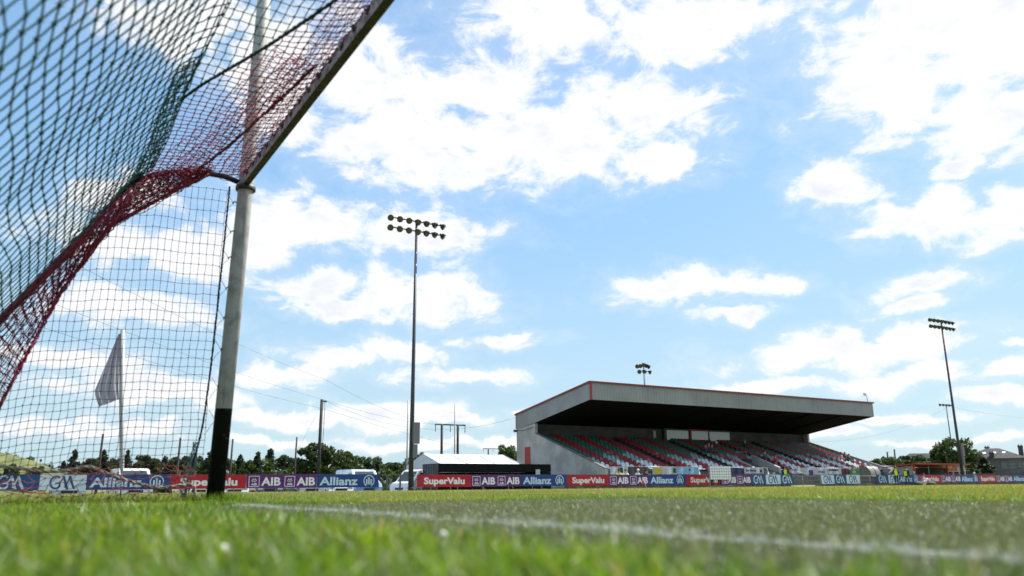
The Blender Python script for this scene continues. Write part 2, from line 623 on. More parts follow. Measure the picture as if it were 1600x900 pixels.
tag(scatter('grass', pts, mid_t, 0.6, 1.1, 0.25), 'yellow green pitch grass beyond the artificial turf', 'grass')
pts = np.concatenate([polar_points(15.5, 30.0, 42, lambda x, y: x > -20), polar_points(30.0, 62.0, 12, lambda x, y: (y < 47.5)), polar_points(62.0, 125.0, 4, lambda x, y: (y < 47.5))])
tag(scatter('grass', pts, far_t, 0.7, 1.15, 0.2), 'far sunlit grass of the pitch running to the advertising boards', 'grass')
line_x = lambda x: np.abs(x - GX) < 0.06
pts = np.concatenate([polar_points(0.8, 4.0, 1500, lambda x, y: in_turf(x, y) & ~line_x(x), -40, 75), polar_points(4.0, 8.5, 900, lambda x, y: in_turf(x, y) & ~line_x(x), -45, 45)])
pts[:, 2] = 0.006
tag(scatter('turf_fibres', pts, fib_t, 0.8, 1.25, 0.4), 'grey green artificial turf fibres of the goalmouth', 'turf')
worn = lambda y: (0.5 * np.sin(y * 3.7 + 1) + 0.35 * np.sin(y * 9.1) + 0.3 * np.sin(y * 23.0) + RNG.normal(0, 0.5, y.shape)) > -0.02
pts = polar_points(0.8, 8.0, 1500, lambda x, y: in_turf(x, y) & line_x(x) & worn(y), -40, 75)
pts[:, 2] = 0.01
tag(scatter('painted_turf_fibres', pts, fiw_t, 0.8, 1.2, 0.4), 'white painted turf fibres of the goal line', 'turf')

# longer green fringe where the mower cannot reach beside the turf
def fringe(n):
    a = np.stack([TX1 + 0.02 + np.abs(RNG.normal(0, 0.10, n)), RNG.uniform(TY0 - 0.2, TY1 + 0.1, n), np.zeros(n)], 1)
    b = np.stack([RNG.uniform(TX0, TX1 + 0.1, n), TY1 + 0.02 + np.abs(RNG.normal(0, 0.10, n)), np.zeros(n)], 1)
    return np.concatenate([a, b])


tag(scatter('grass', fringe(1500), near_t, 0.75, 1.25, 0.25), 'longer green fringe along the far edges of the artificial turf', 'grass')

# white clover heads in the near grass
M_CLOVER = mat('clover_white', (0.72, 0.68, 0.62), 0.8)
cl = MB().lathe([(0.0, -0.006), (0.005, -0.005), (0.008, 0.0), (0.006, 0.005), (0.0, 0.007)], 8)
cl.tube([(0.003, 0, -0.05), (0.001, 0.002, -0.03), (0, 0, -0.004)], 0.0009, 4)
clm = cl.mesh('clover_flower', M_CLOVER)
CLOVER = [(348, 858, 1.35, 'white clover flower standing alone in the near grass left of the goal line'),
          (692, 836, 1.5, 'white clover flower in the grass beside the goalmouth turf edge'),
          ]
for (u, v, dist, lab) in CLOVER:
    d = ray(u, v)
    p = Vector((0, 0, CAM_H)) + d * (dist / math.hypot(d.x, d.y))
    o = obj('clover_flower', clm)
    o.location = p
    tag(o, lab, 'flower', 'clover flowers')
# ------------------------------------------------------------------ goal frame
M_POST = bpy.data.materials.new('goalpost_paint')
M_POST.use_nodes = True
_t = NT(M_POST.node_tree)
_b = M_POST.node_tree.nodes['Principled BSDF']
_g = _t.node('ShaderNodeNewGeometry')
_s = _t.node('ShaderNodeSeparateXYZ')
_t.put(_s.inputs[0], _g.outputs['Position'])
_n = _t.noise(_g.outputs['Position'], 9.0, 8, 0.65)
_st = _t.noise(_t.vmath('MULTIPLY', _g.outputs['Position'], (22, 22, 2.2)), 1.0, 6, 0.6)
_white = _t.mix(_t.smooth(_n, 0.42, 0.66), (0.42, 0.415, 0.40), (0.27, 0.265, 0.25))
_white = _t.mix(_t.math('MULTIPLY', _t.smooth(_st, 0.56, 0.7), 0.6), _white, (0.20, 0.19, 0.16))
_chip = _t.smooth(_t.noise(_g.outputs['Position'], 26.0, 5, 0.7), 0.63, 0.66)
_blk = _t.mix(_chip, (0.005, 0.005, 0.006), (0.10, 0.105, 0.11))
_t.put(_b.inputs['Base Color'], _t.mix(_t.math('GREATER_THAN', _s.outputs[2], _t.math('ADD', 0.69, _t.math('MULTIPLY', _n, 0.012))), _blk, _white))
_b.inputs['Roughness'].default_value = 0.6
_b.inputs['Specular IOR Level'].default_value = 0.2
# weathered crossbar: flaking white sides, algae on the underside
M_BAR = bpy.data.materials.new('crossbar_paint')
M_BAR.use_nodes = True
_t = NT(M_BAR.node_tree)
_b = M_BAR.node_tree.nodes['Principled BSDF']
_g = _t.node('ShaderNodeNewGeometry')
_n = _t.noise(_g.outputs['Position'], 14.0, 8, 0.7)
_c = _t.mix(_t.smooth(_n, 0.44, 0.6), (0.44, 0.43, 0.41), (0.17, 0.16, 0.14))
_c = _t.mix(_t.smooth(_t.noise(_g.outputs['Position'], 34.0, 5, 0.7), 0.6, 0.66), _c, (0.03, 0.028, 0.022))
_s = _t.node('ShaderNodeSeparateXYZ')
_t.put(_s.inputs[0], _g.outputs['True Normal'])
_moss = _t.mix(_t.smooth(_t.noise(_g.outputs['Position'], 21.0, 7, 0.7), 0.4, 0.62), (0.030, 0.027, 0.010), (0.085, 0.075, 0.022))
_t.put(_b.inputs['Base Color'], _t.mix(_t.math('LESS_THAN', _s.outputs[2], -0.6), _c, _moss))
_b.inputs['Roughness'].default_value = 0.7
M_TUBE = mat('stanchion_steel', (0.045, 0.047, 0.05), 0.5, 0.4, var=0.4, vscale=12)
goal = empty('goalposts', (GX, GY, 0), 0, 'tall white goalposts with black foot and weathered crossbar running overhead', 'goal frame')
for y in (0.0, -GW):
    MB().tube([(-0.042, y + 0.026, -0.05), (0, y, 2.44), (0.003, y - 0.002, 2.6), (0.075, y - 0.045, 7.0)], [0.062, 0.058, 0.058, 0.045], 20).build('post', M_POST, goal)
cb = MB()
bv = 0.006
hx, hz_ = 0.025, 0.045
sec = [(-hx + bv, -hz_), (hx - bv, -hz_), (hx, -hz_ + bv), (hx, hz_ - bv), (hx - bv, hz_), (-hx + bv, hz_), (-hx, hz_ - bv), (-hx, -hz_ + bv)]
cb.prism([(x - 0.007, 2.485 + z) for x, z in sec], 'y', 0.075, -GW - 0.075)
cbo = cb.build('crossbar', M_BAR, goal)
for y in (0.0, -GW):
    MB().lathe([(0.0, 2.405), (0.074, 2.405), (0.078, 2.415), (0.078, 2.44), (0.07, 2.447), (0.0, 2.447)], 16, M=Matrix.Translation((0, y, 0))).build('bracket', M_TUBE, goal)
TUBE = [(-0.06, 2.47), (-0.17, 2.495), (-0.28, 2.495), (-0.42, 2.475), (-0.55, 2.45), (-0.69, 2.395), (-0.79, 2.315), (-0.875, 2.20), (-0.96, 2.065), (-1.03, 1.955), (-1.13, 1.76), (-1.27, 1.545), (-1.48, 1.235), (-2.26, -0.02)]
for y in (0.0, -GW):
    MB().tube([(x, y, z) for x, z in TUBE], 0.021, 10).build('stanchion', M_TUBE, goal)
M_CLIP = mat('net_clip_black', (0.012, 0.012, 0.012), 0.6)
clip_me = MB().lathe([(0, 0.008), (0.5, 0.006), (0.95, 0.003), (1.0, 0.0)], 12, M=Matrix.Rotation(R(-90), 4, 'Y') @ Matrix.Diagonal((0.016, 0.032, 1, 1))).tube([(-0.004, 0, 0), (-0.018, 0.004, 0.008), (-0.014, 0, 0.028)], 0.004, 5).mesh('net_clip', M_CLIP)
for k in range(33):
    o = obj('net_clip', clip_me, goal)
    o.location = (-0.0325, -0.16 - k * 0.193, 2.497 + 0.006 * math.sin(k * 2.1))
    o.rotation_euler = (0.15 * math.sin(k * 3.3), 0, 0)
hook_me = MB().tube([(-0.055, 0, 0), (-0.075, 0.005, 0.004), (-0.09, 0.0, -0.006), (-0.083, 0, -0.018)], 0.005, 5).mesh('net_hook', M_CLIP)
for z in (2.3, 2.06, 1.85, 1.61, 1.38, 1.14, 0.86, 0.62, 0.38):
    o = obj('net_hook', hook_me, goal)
    o.location = (0, 0, z)

# ------------------------------------------------------------------ goal net
M_NG = mat('net_green', (0.003, 0.085, 0.055), 0.6, var=0.3, vscale=6)
M_NR = mat('net_red', (0.21, 0.007, 0.030), 0.6, var=0.35, vscale=6)
M_ND = mat('net_dark_maroon', (0.075, 0.012, 0.030), 0.6, var=0.3, vscale=6)
M_RG = mat('edge_rope_green', (0.006, 0.045, 0.036), 0.75, var=0.3, vscale=30)
M_RP = mat('rope_pale', (0.27, 0.23, 0.18), 0.85, var=0.4, vscale=40)
M_RK = mat('rope_black', (0.012, 0.014, 0.016), 0.7)
net = empty('goal_net', (GX, GY, 0), 0, 'green and red goal net hung from the crossbar and stanchion', 'goal net')
NO = Vector((GX, GY, 0))


def loc(p):
    return Vector(p) - NO


def strands(mb, grid, r, knot, closed=False, sub=1, sag=0.0, rng=RNG, jit=0.0):
    """grid[i][j] of points: twine both ways with a knot at every crossing"""
    ni, nj = len(grid), len(grid[0])
    G = [[None if p is None else Vector(p) + Vector(rng.normal(0, jit, 3)) for p in row] for row in grid]

    def seg(a, b):
        if a is None or b is None:
            return
        d = b - a
        if d.length < 1e-5:
            return
        m = (a + b) / 2 + Vector((rng.normal(0, jit * .4), rng.normal(0, jit * .4), -sag * d.length + rng.normal(0, jit * .4)))
        mb.tube([a, m, b] if sag or jit else [a, b], r, 4, cap=False)
    for i in range(ni):
        for j in range(nj):
            if i + 1 < ni:
                seg(G[i][j], G[i + 1][j])
            if j + 1 < nj:
                seg(G[i][j], G[i][j + 1])
            p = G[i][j]
            if p is not None and knot:
                k = knot * rng.uniform(0.75, 1.2)
                vs_ = [p + Vector(q) * k for q in ((1, 0, 0), (-1, 0, 0), (0, 1, 0), (0, -1, 0), (0, 0, 1.1), (0, 0, -1.1))]
                mb.add(vs_, [(0, 2, 4), (2, 1, 4), (1, 3, 4), (3, 0, 4), (2, 0, 5), (1, 2, 5), (3, 1, 5), (0, 3, 5)], 0, True)
    return G


# main sheet: crossbar -> roof -> ridge -> sloping back, in the goal's own profile
PROF = [(1.272, 2.525), (1.05, 2.495), (0.80, 2.465), (0.62, 2.43), (0.53, 2.36), (0.40, 2.15), (0.13, 1.71), (-0.17, 1.235), (-0.55, 0.62), (-0.93, 0.02)]
plen = [0.0]
for a, b in zip(PROF, PROF[1:]):
    plen.append(plen[-1] + math.dist(a, b))
RIDGE_S = plen[3]


def prof(s):
    for i in range(len(PROF) - 1):
        if s <= plen[i + 1] or i == len(PROF) - 2:
            t = (s - plen[i]) / (plen[i + 1] - plen[i])
            return PROF[i][0] + (PROF[i + 1][0] - PROF[i][0]) * t, PROF[i][1] + (PROF[i + 1][1] - PROF[i][1]) * t


def sheet(s, y):
    x, z = prof(s)
    q = math.sin(math.pi * min(1, max(0, (GY - y) / GW)))
    fold = min(1.0, (GY - y) / 0.8)
    roof = math.sin(math.pi * min(1, s / RIDGE_S)) if s < RIDGE_S else 0
    z -= 0.05 * q * roof
    bk = math.sin(math.pi * min(1, (s - RIDGE_S) / (plen[-1] - RIDGE_S))) if s > RIDGE_S else 0
    n = 0.022 * math.sin(2.3 * y + 1.2 * s) * bk * fold + 0.012 * math.sin(5.1 * y - 2 * s) * fold * (roof + bk)
    return Vector((x + 0.84 * (n - 0.06 * q * bk), y, z + 0.53 * n + 0.0))


def seam_y(x):
    """red corner panel beyond this diagonal seam of the roof"""
    return 3.31 + (1.1 - x) / 0.52 * 1.55


back = MB()
ns, ds = int((plen[-1] - RIDGE_S) / 0.072), 0.072
ny, dy = int(GW / 0.112), GW / int(GW / 0.112)
cols_y = [GY - 0.02 - j * dy for j in range(ny + 1)]
grid = [[loc(sheet(RIDGE_S + i * ds + 0.012 * math.sin(3.1 * y), y)) for y in cols_y] for i in range(ns + 1)]
strands(back, grid, 0.0033, 0.0098, sag=0.03, jit=0.002)
back.build('back_panel', M_NG, net, recalc=False)
roof_g, roof_r = MB(), MB()
nr = 14
for mb, red in ((roof_g, False), (roof_r, True)):
    fy = 0.066 if red else 0.09
    cy = [GY - 0.02 - j * fy for j in range(int(GW / fy) + 1)]
    grid = []
    for i in range(nr + 1):
        s = RIDGE_S * i / nr
        row = []
        for y in cy:
            p = sheet(s, y)
            inred = y > seam_y(p.x)
            row.append(loc(p) if inred == red else None)
        grid.append(row)
    strands(mb, grid, 0.0028, 0.0078, sag=0.04, jit=0.0025)
roof_g.build('roof_panel', M_NG, net, recalc=False)
roof_r.build('roof_corner_panel', M_NR, net, recalc=False)['label'] = 'red corner panel of the net roof'
# extra layers of slack red twine gathered along the crossbar and in the corner
slack = MB()
for lay in range(2):
    cy = [GY - 0.05 - j * 0.085 for j in range(34)]
    grid = []
    for i in range(5):
        row = []
        for y in cy:
            p = sheet(RIDGE_S * i / 14.0, y)
            row.append(loc(p + Vector((0, 0, -0.012 * lay - 0.03 * math.sin(math.pi * i / 4.0)))) + Vector((0, 0.03 * lay, 0)))
        grid.append(row)
    strands(slack, grid, 0.0018, 0.0042, sag=0.1, jit=0.007)
slack.build('slack_edge', M_NR, net, recalc=False)


def rope(name, pts, r, m, twist=3, n=60, wob_=0.0):
    """laid rope of several strands along a smooth path"""
    P = [Vector(p) for p in pts]
    L_ = [0.0]
    for a, b in zip(P, P[1:]):
        L_.append(L_[-1] + (b - a).length)

    def ev(t):
        t *= L_[-1]
        for i in range(len(P) - 1):
            if t <= L_[i + 1] + 1e-9 or i == len(P) - 2:
                k = (t - L_[i]) / (L_[i + 1] - L_[i])
                p0, p1, p2, p3 = P[max(i - 1, 0)], P[i], P[i + 1], P[min(i + 2, len(P) - 1)]
                return 0.5 * ((2 * p1) + (p2 - p0) * k + (2 * p0 - 5 * p1 + 4 * p2 - p3) * k * k + (3 * p1 - p0 - 3 * p2 + p3) * k ** 3)
    mb = MB()
    for s in range(twist):
        q = []
        for i in range(n + 1):
            t = i / n
            a = 2 * math.pi * (s / twist + t * L_[-1] / (r * 16))
            c = ev(t)
            d = (ev(min(1, t + .01)) - ev(max(0, t - .01))).normalized()
            e = d.cross(Vector((0.3, 0.2, 1))).normalized()
            f = d.cross(e)
            q.append(c + (e * math.cos(a) + f * math.sin(a)) * r * 0.62 + Vector(RNG.normal(0, 1, 3)) * wob_)
        mb.tube(q, r * 0.62, 5)
    return mb.build(name, m, net, recalc=False)


def seam_pts():
    out = []
    for k in range(9):
        x = 1.22 - k * (1.22 - 0.60) / 8
        y = seam_y(x)
        s = RIDGE_S * (1.25 - x) / (1.25 - 0.62)
        out.append(loc(sheet(s, y)) + Vector((0, 0, 0.002)))
    return out


rope('seam_rope', seam_pts(), 0.0085, M_RG, n=110, wob_=0.0008)
rope('ridge_rope', [loc(sheet(RIDGE_S + 0.02, y)) for y in np.linspace(GY, GY - GW, 26)], 0.0035, M_RG, n=160)
# slack green layers gathered at the ridge towards the corner
gather = MB()
for lay in range(2):
    strands(gather, [[loc(sheet(RIDGE_S + 0.01 + 0.03 * i + 0.015 * lay, y)) + Vector((-0.01 * lay, 0.03 * lay, -0.012 * lay)) for y in [GY - 0.03 - 0.075 * j for j in range(26)]] for i in range(5)], 0.0027, 0.007, sag=0.05, jit=0.004)
gather.build('gathered_ridge', M_NG, net, recalc=False)
# the green sheet gathered where it is laced to the stanchion
lace = [loc(sheet(s, GY - 0.03)) + Vector((0.015, 0, 0.03)) for s in np.linspace(RIDGE_S + 0.12, plen[-1], 14)]
rope('lacing_rope', lace, 0.016, M_RG, n=150, wob_=0.003)
# bunched red layer hanging below the stanchion
CA = [(1.02, 2.475), (0.80, 2.435), (0.60, 2.36), (0.42, 2.12), (0.15, 1.70), (-0.2, 1.18), (-0.6, 0.55)]
CB = [(1.00, 2.45), (0.72, 2.22), (0.41, 1.95), (0.27, 1.68), (0.14, 1.42), (-0.02, 0.95), (-0.17, 0.48)]


def poly_at(C_, t):
    t *= len(C_) - 1
    i = min(int(t), len(C_) - 2)
    k = t - i
    return C_[i][0] + (C_[i + 1][0] - C_[i][0]) * k, C_[i][1] + (C_[i + 1][1] - C_[i][1]) * k


drape = MB()
for lay in range(3):
    grid = []
    for i in range(11):
        b = i / 10
        row = []
        for j in range(52):
            a = j / 51
            xa, za = poly_at(CA, a)
            xb, zb = poly_at(CB, a)
            k = b ** (1.0 + 0.25 * lay)
            row.append(loc((xa + (xb - xa) * k, GY - 0.05 - 0.035 * lay - 0.05 * math.sin(b * 3.1 + a * 9 + lay), za + (zb - za) * k + 0.012 * lay)))
        grid.append(row)
    strands(drape, grid, 0.0027, 0.0065, sag=0.05, jit=0.006)
drape.build('bunched_drape', M_NR, net, recalc=False)
rope('hem_rope', [loc((x, GY - 0.09, z)) for x, z in CB], 0.010, M_NR, n=150, wob_=0.003)
# fold running up to the crossbar: twisted twine with a narrow hanging strip
FOLD = [(0.41, GY - 0.09, 1.95), (0.72, GY - 0.12, 2.22), (0.88, GY - 0.25, 2.385), (1.0, GY - 0.75, 2.42), (1.12, GY - 1.45, 2.455), (1.21, GY - 2.0, 2.49)]
rope('fold', [loc(p) for p in FOLD], 0.008, M_NR, twist=5, n=130, wob_=0.003)
strip = MB()
for lay in range(2):
    grid = []
    for i in range(6):
        row = []
        for j in range(44):
            a = j / 43 * (len(FOLD) - 1)
            q = min(int(a), len(FOLD) - 2)
            p = Vector(FOLD[q]).lerp(Vector(FOLD[q + 1]), a - q)
            row.append(loc(p + Vector((-0.02 * i * (1 + lay), 0.02 * i, 0.022 * i + 0.01 * lay))))
        grid.append(row)
    strands(strip, grid, 0.0024, 0.006, sag=0.05, jit=0.006)
strip.build('fold_strip', M_NR, net, recalc=False)

# side panel: sags from the post towards the back
side = MB()
zrow = [2.38]
while zrow[-1] > 0.34:
    zrow.append(zrow[-1] - (0.047 + 0.042 * min(1, max(0, (zrow[-1] - 0.5) / 1.6))))
xcol = [1.17]
while xcol[-1] > -0.92:
    xcol.append(xcol[-1] - (0.040 + 0.011 * max(0, min(1, xcol[-1] / 1.1))))
grid = []
for i, z in enumerate(zrow):
    row = []
    for k, x in enumerate(xcol):
        xx = x - 0.02 * (1 - z / 2.4) - 0.05 * (1 - z / 2.4) * (1.17 - x) + 0.002 * math.sin(i * 1.7 + k)
        zz = z - 0.085 * (1.17 - x) ** 2 + 0.004 * math.sin(k * 0.9)
        lim = None
        for (x0, z0), (x1, z1) in zip(CA, CA[1:]):
            if x1 <= xx <= x0:
                lim = z1 + (z0 - z1) * (xx - x1) / (x0 - x1)
        if xx > 1.02:
            lim = 2.47
        if xx < -0.6:
            lim = 0.02 + (xx + 0.93) / 0.33 * 0.53
        yy = GY + 0.015 * math.sin(k * 0.45) + 0.02 * math.sin(i * 0.4)
        row.append(loc((xx, yy, zz)) if lim is not None and zz < lim else None)
    grid.append(row)
strands(side, grid, 0.0016, 0.0055, sag=0.035, jit=0.0013)
side.build('side_panel', M_ND, net, recalc=False)
rope('side_edge_rope', [loc((1.185, GY, 2.42)), loc((1.178, GY, 1.9)), loc((1.168, GY, 1.4)), loc((1.158, GY, 1.0)), loc((1.140, GY, 0.62)), loc((1.115, GY, 0.42)), loc((1.07, GY, 0.2)), loc((1.06, GY, 0.03))], 0.0065, M_RK, n=150, wob_=0.001)
for z in (2.3, 2.06, 1.85, 1.61, 1.38, 1.14, 0.86, 0.62):
    tie = MB()
    tie.tube([loc((1.17, GY, z + 0.06)), loc((GX - 0.11, GY - 0.01, z + 0.02)), loc((GX - 0.085, GY, z - 0.015)), loc((GX - 0.115, GY + 0.01, z - 0.05)), loc((1.165, GY, z - 0.10))], 0.0016, 4)
    tie.build('tie_cord', M_RK, net, recalc=False)
# slack foot of the side panel lying on the grass
foot = MB()
grid = []
for i in range(8):
    b = i / 7
    row = []
    for k in range(38):
        x = 1.09 - 0.058 * k
        z = 0.33 - 0.30 * b - 0.08 * (1.09 - x) ** 2 * (1 - b) - 0.03 * math.sin(k * 0.7 + i) * b
        row.append(loc((x - 0.03 * math.sin(i * 2.1), GY - 0.10 * math.sin(b * 3.0) - 0.05 * math.sin(k * 0.8) * b, max(0.012, z))))
    grid.append(row)
strands(foot, grid, 0.0020, 0.006, sag=0.08, jit=0.006)
foot.build('slack_foot', mat('net_red_faded', (0.16, 0.018, 0.030), 0.7, var=0.3, vscale=8), net, recalc=False)
rope('foot_rope', [loc(at(u, v, GY - 0.04)) for u, v in ((-60, 714), (0, 728), (40, 733), (75, 737), (110, 734), (138, 729), (160, 737), (185, 746), (215, 755), (245, 762), (270, 760), (296, 757), (303, 762), (305, 776))], 0.010, M_RP, n=200)
gr = MB()
for k in range(9):
    a = k * 0.7
    gr.tube([loc((1.10 + 0.02 * math.sin(a), GY + 0.02 * math.cos(a), 0.45)), loc((1.075 + 0.04 * math.sin(a * 1.7), GY - 0.03 * math.cos(a), 0.28)), loc((1.055 + 0.03 * math.sin(a * 2.3), GY + 0.03 * math.sin(a), 0.12)), loc((1.04 + 0.05 * math.sin(a * 3.1), GY + 0.05 * math.cos(a * 2), 0.02))], 0.003, 4)
gr.build('loose_cord', mat('cord_green_grey', (0.10, 0.19, 0.16), 0.8), net, recalc=False)
MB().tube([loc((1.03, GY - 0.12, 0.022)), loc((0.1, GY - 0.10, 0.024)), loc((-0.92, GY - 0.08, 0.02))], 0.015, 8).build('ground_bar', M_TUBE, net)

# taller uncut grass round the foot of the post and the net
n_ = 260
aa, rr_ = RNG.uniform(0, 6.283, n_), 0.05 + 0.16 * RNG.uniform(size=n_) ** 1.5
pts = np.stack([GX + rr_ * np.cos(aa), GY + rr_ * np.sin(aa), np.zeros(n_)], 1)
n2 = 420
pts = np.concatenate([pts, np.stack([RNG.uniform(-0.9, 1.2, n2), GY + RNG.normal(0, 0.10, n2), np.zeros(n2)], 1)])
tall_t = [tuft_mesh('grass_tuft', M_GRASS, 10, 0.03, 0.05, 0.12, 0.0045, 0.5, seed=90 + i) for i in range(4)]
tag(scatter('grass', pts, tall_t, 0.6, 1.1, 0.2), 'longer uncut grass round the foot of the post and net', 'grass')

# ------------------------------------------------------------------ umpire's flag
M_FPOLE = mat('flag_pole', (0.42, 0.42, 0.43), 0.5, var=0.15, vscale=6)
M_FLAG = leaf_mat('flag_cloth', (0.44, 0.42, 0.46), (0.48, 0.455, 0.50), 0.45, 0.8, tint=(1.0, 1.0, 1.05), spec=0.1)
fx, fy = 0.90, 8.96
flag = empty('umpire_flag', (fx, fy, 0), 0, 'white cloth flag hanging limp on a grey pole behind the net', 'flag')
MB().tube([(-0.10, 0.0, 1.72), (-0.04, 0, 1.0), (0.03, 0, 0.34), (0.035, 0, 0.27)], [0.022, 0.022, 0.022, 0.006], 12).build('pole', M_FPOLE, flag)
MB().tube([(0.035, 0, 0.30), (0.05, 0, -0.05)], 0.006, 6).build('spike', M_TUBE, flag)
fl = MB()
FU, FV = 12, 14
vs_ = []
for j in range(FV + 1):
    b = j / FV
    for i in range(FU + 1):
        a = i / FU
        drop = b * (0.67 + 0.085 * a) + 0.02
        wid = a * (0.02 + 0.215 * min(1, b * 1.2 + 0.02)) * (1 - 0.22 * max(0, b - 0.8) / 0.2)
        vs_.append((-0.10 + 0.075 * drop - wid - 0.012, 0.05 * math.sin(a * 10 + b * 2.5) * (0.25 + 0.75 * b), 1.70 - drop))
fl.add(vs_, [(j * (FU + 1) + i, j * (FU + 1) + i + 1, (j + 1) * (FU + 1) + i + 1, (j + 1) * (FU + 1) + i) for j in range(FV) for i in range(FU)], 0, True)
fo = fl.build('cloth', M_FLAG, flag)
# ------------------------------------------------------------------ advertising boards round the pitch
def board_mat(name, col):
    return mat(name, col, 0.45, var=0.12, vscale=1.3, spec=0.35)


M_RED = board_mat('board_red', (0.40, 0.010, 0.022))
M_PUR = board_mat('board_purple', (0.105, 0.016, 0.135))
M_BLU = board_mat('board_blue', (0.010, 0.050, 0.21))
M_GBL = board_mat('board_mid_blue', (0.006, 0.065, 0.18))
M_GWH = board_mat('board_pale', (0.50, 0.62, 0.72))
M_WHT = mat('letter_white', (0.74, 0.74, 0.76), 0.5)
M_WBL = mat('letter_ice', (0.52, 0.64, 0.76), 0.5)
M_RAIL = mat('galvanised_steel', (0.24, 0.25, 0.26), 0.45, 0.6, var=0.2, vscale=5)
M_TRIM = mat('board_edge', (0.10, 0.10, 0.11), 0.6)


def gaa_mark(mb, cx, cz, k, mi=0):
    """round G with two joined slanting A strokes"""
    t = 0.088 * k
    f = lambda P_: [(cx + x * k, cz + z * k) for x, z in P_]
    ribbon(mb, f(arc(-0.31, 0.0, 0.245, 0.30, 48, 322, 22)), t * 1.1, mi=mi)
    ribbon(mb, f([(-0.33, -0.05), (-0.20, -0.03), (-0.10, 0.04), (-0.02, 0.18), (0.04, 0.31)]), t * 0.75, mi=mi)
    ribbon(mb, f([(-0.12, -0.20), (-0.13, -0.03)]), t * 0.9, mi=mi)
    ribbon(mb, f([(0.0, 0.32), (0.06, 0.16), (0.14, -0.10), (0.24, -0.33)]), t * 1.25, mi=mi)
    ribbon(mb, f([(0.10, -0.26), (0.17, -0.14), (0.25, 0.10), (0.33, 0.31)]), t * 0.75, mi=mi)
    ribbon(mb, f([(0.29, 0.32), (0.36, 0.14), (0.45, -0.12), (0.56, -0.33)]), t * 1.25, mi=mi)


def bank_mark(mb, cx, cz, k):
    h = 0.5 * k
    for a, b in (((-h, -h), (h, -h)), ((h, -h), (h, h)), ((h, h), (-h, h)), ((-h, h), (-h, -h))):
        ribbon(mb, [(cx + a[0], cz + a[1]), (cx + b[0], cz + b[1])], 0.055 * k)
    ribbon(mb, [(cx + x * k, cz + z * k) for x, z in arc(-0.10, 0.09, 0.12, 0.10, 100, 350, 10)], 0.05 * k)
    ribbon(mb, [(cx + x * k, cz + z * k) for x, z in arc(0.10, 0.09, 0.12, 0.10, 80, -170, 10)], 0.05 * k)
    ribbon(mb, [(cx - 0.16 * k, cz + 0.30 * k), (cx + 0.02 * k, cz + 0.12 * k)], 0.05 * k)
    ribbon(mb, [(cx + 0.16 * k, cz + 0.30 * k), (cx - 0.02 * k, cz + 0.12 * k)], 0.05 * k)
    text_mb(mb, 'AIB', cx, cz - 0.38 * k, 0.22 * k, 0.56 * k, bold=0.03)


def insurer_mark(mb, cx, cz, k):
    ribbon(mb, arc(cx, cz, 0.46 * k, 0.46 * k, -62, 242, 36), 0.08 * k)
    for dx, lo, hi in ((-0.2, -0.3, 0.14), (0.0, -0.3, 0.30), (0.2, -0.3, 0.14)):
        ribbon(mb, [(cx + dx * k, cz + lo * k), (cx + dx * k, cz + hi * k)], 0.13 * k)
    ribbon(mb, [(cx - 0.13 * k, cz + 0.25 * k), (cx + 0.03 * k, cz + 0.29 * k)], 0.08 * k)


BZ0, BZ1 = 0.115, 0.895


def board(x0, x1, kind, label, y=BOARD_Y, z0=BZ0, z1=BZ1, feet=True):
    w_, h = x1 - x0 - 0.012, z1 - z0
    root = empty('advertising_board', ((x0 + x1) / 2, y, z0), 0, label, 'advertising board', 'advertising boards round the pitch')
    face = {'super': M_RED, 'bank': M_PUR, 'ins': M_BLU, 'gb': M_GBL, 'gw': M_GWH}[kind]
    MB().box((-w_ / 2, 0, 0), (w_ / 2, 0.02, h)).build('panel', face, root)
    mb = MB()
    if kind == 'super':
        text_mb(mb, 'SuperValu', 0.0, 0.25 * h, 0.53 * h, 0.76 * w_, bold=0.035)
    elif kind == 'ins':
        text_mb(mb, 'Allianz', -0.155 * w_, 0.2 * h, 0.62 * h, 0.61 * w_, bold=0.03)
        em = MB()
        insurer_mark(em, 0.335 * w_, 0.5 * h, 0.92 * h)
        em.build('emblem', M_WBL, root, recalc=False).location = (0, -0.004, 0)
    elif kind == 'bank':
        pass
    else:
        gaa_mark(mb, -0.02, 0.5 * h, 1.28 * h if w_ > 1.4 else 1.2 * h)
    if kind == 'bank':
        half = [MB(), MB()]
        for hm, c in zip(half, (-0.25, 0.25)):
            bank_mark(hm, c * w_ - 0.145 * w_, 0.49 * h, 0.74 * h)
            text_mb(hm, 'AIB', c * w_ + 0.09 * w_, 0.2 * h, 0.6 * h, 0.27 * w_, bold=0.03)
        mb = half[0]
        half[1].build('lettering', M_WHT, root, recalc=False).location = (0, -0.004, 0)
    o = mb.build('lettering', {'super': M_WHT, 'bank': M_WHT, 'ins': M_WBL, 'gb': M_GWH, 'gw': M_GBL}[kind], root, recalc=False)
    o.location = (0, -0.004, 0)
    MB().box((-w_ / 2, -0.006, h), (w_ / 2, 0.03, h + 0.012)).build('top_edge', M_TRIM, root)
    if feet:
        me = MB().box((-0.02, 0.022, -z0 - 0.25), (0.02, 0.06, h)).mesh('stay', M_RAIL)
        for fx_ in (-0.25 * w_, 0.25 * w_):
            s_ = obj('stay', me, root)
            s_.location = (fx_, 0, 0)
    root.rotation_euler = (R(random.uniform(-1.2, 1.2)), R(random.uniform(-0.22, 0.22)), 0)
    root.location.z += random.uniform(-0.012, 0.012)
    return root


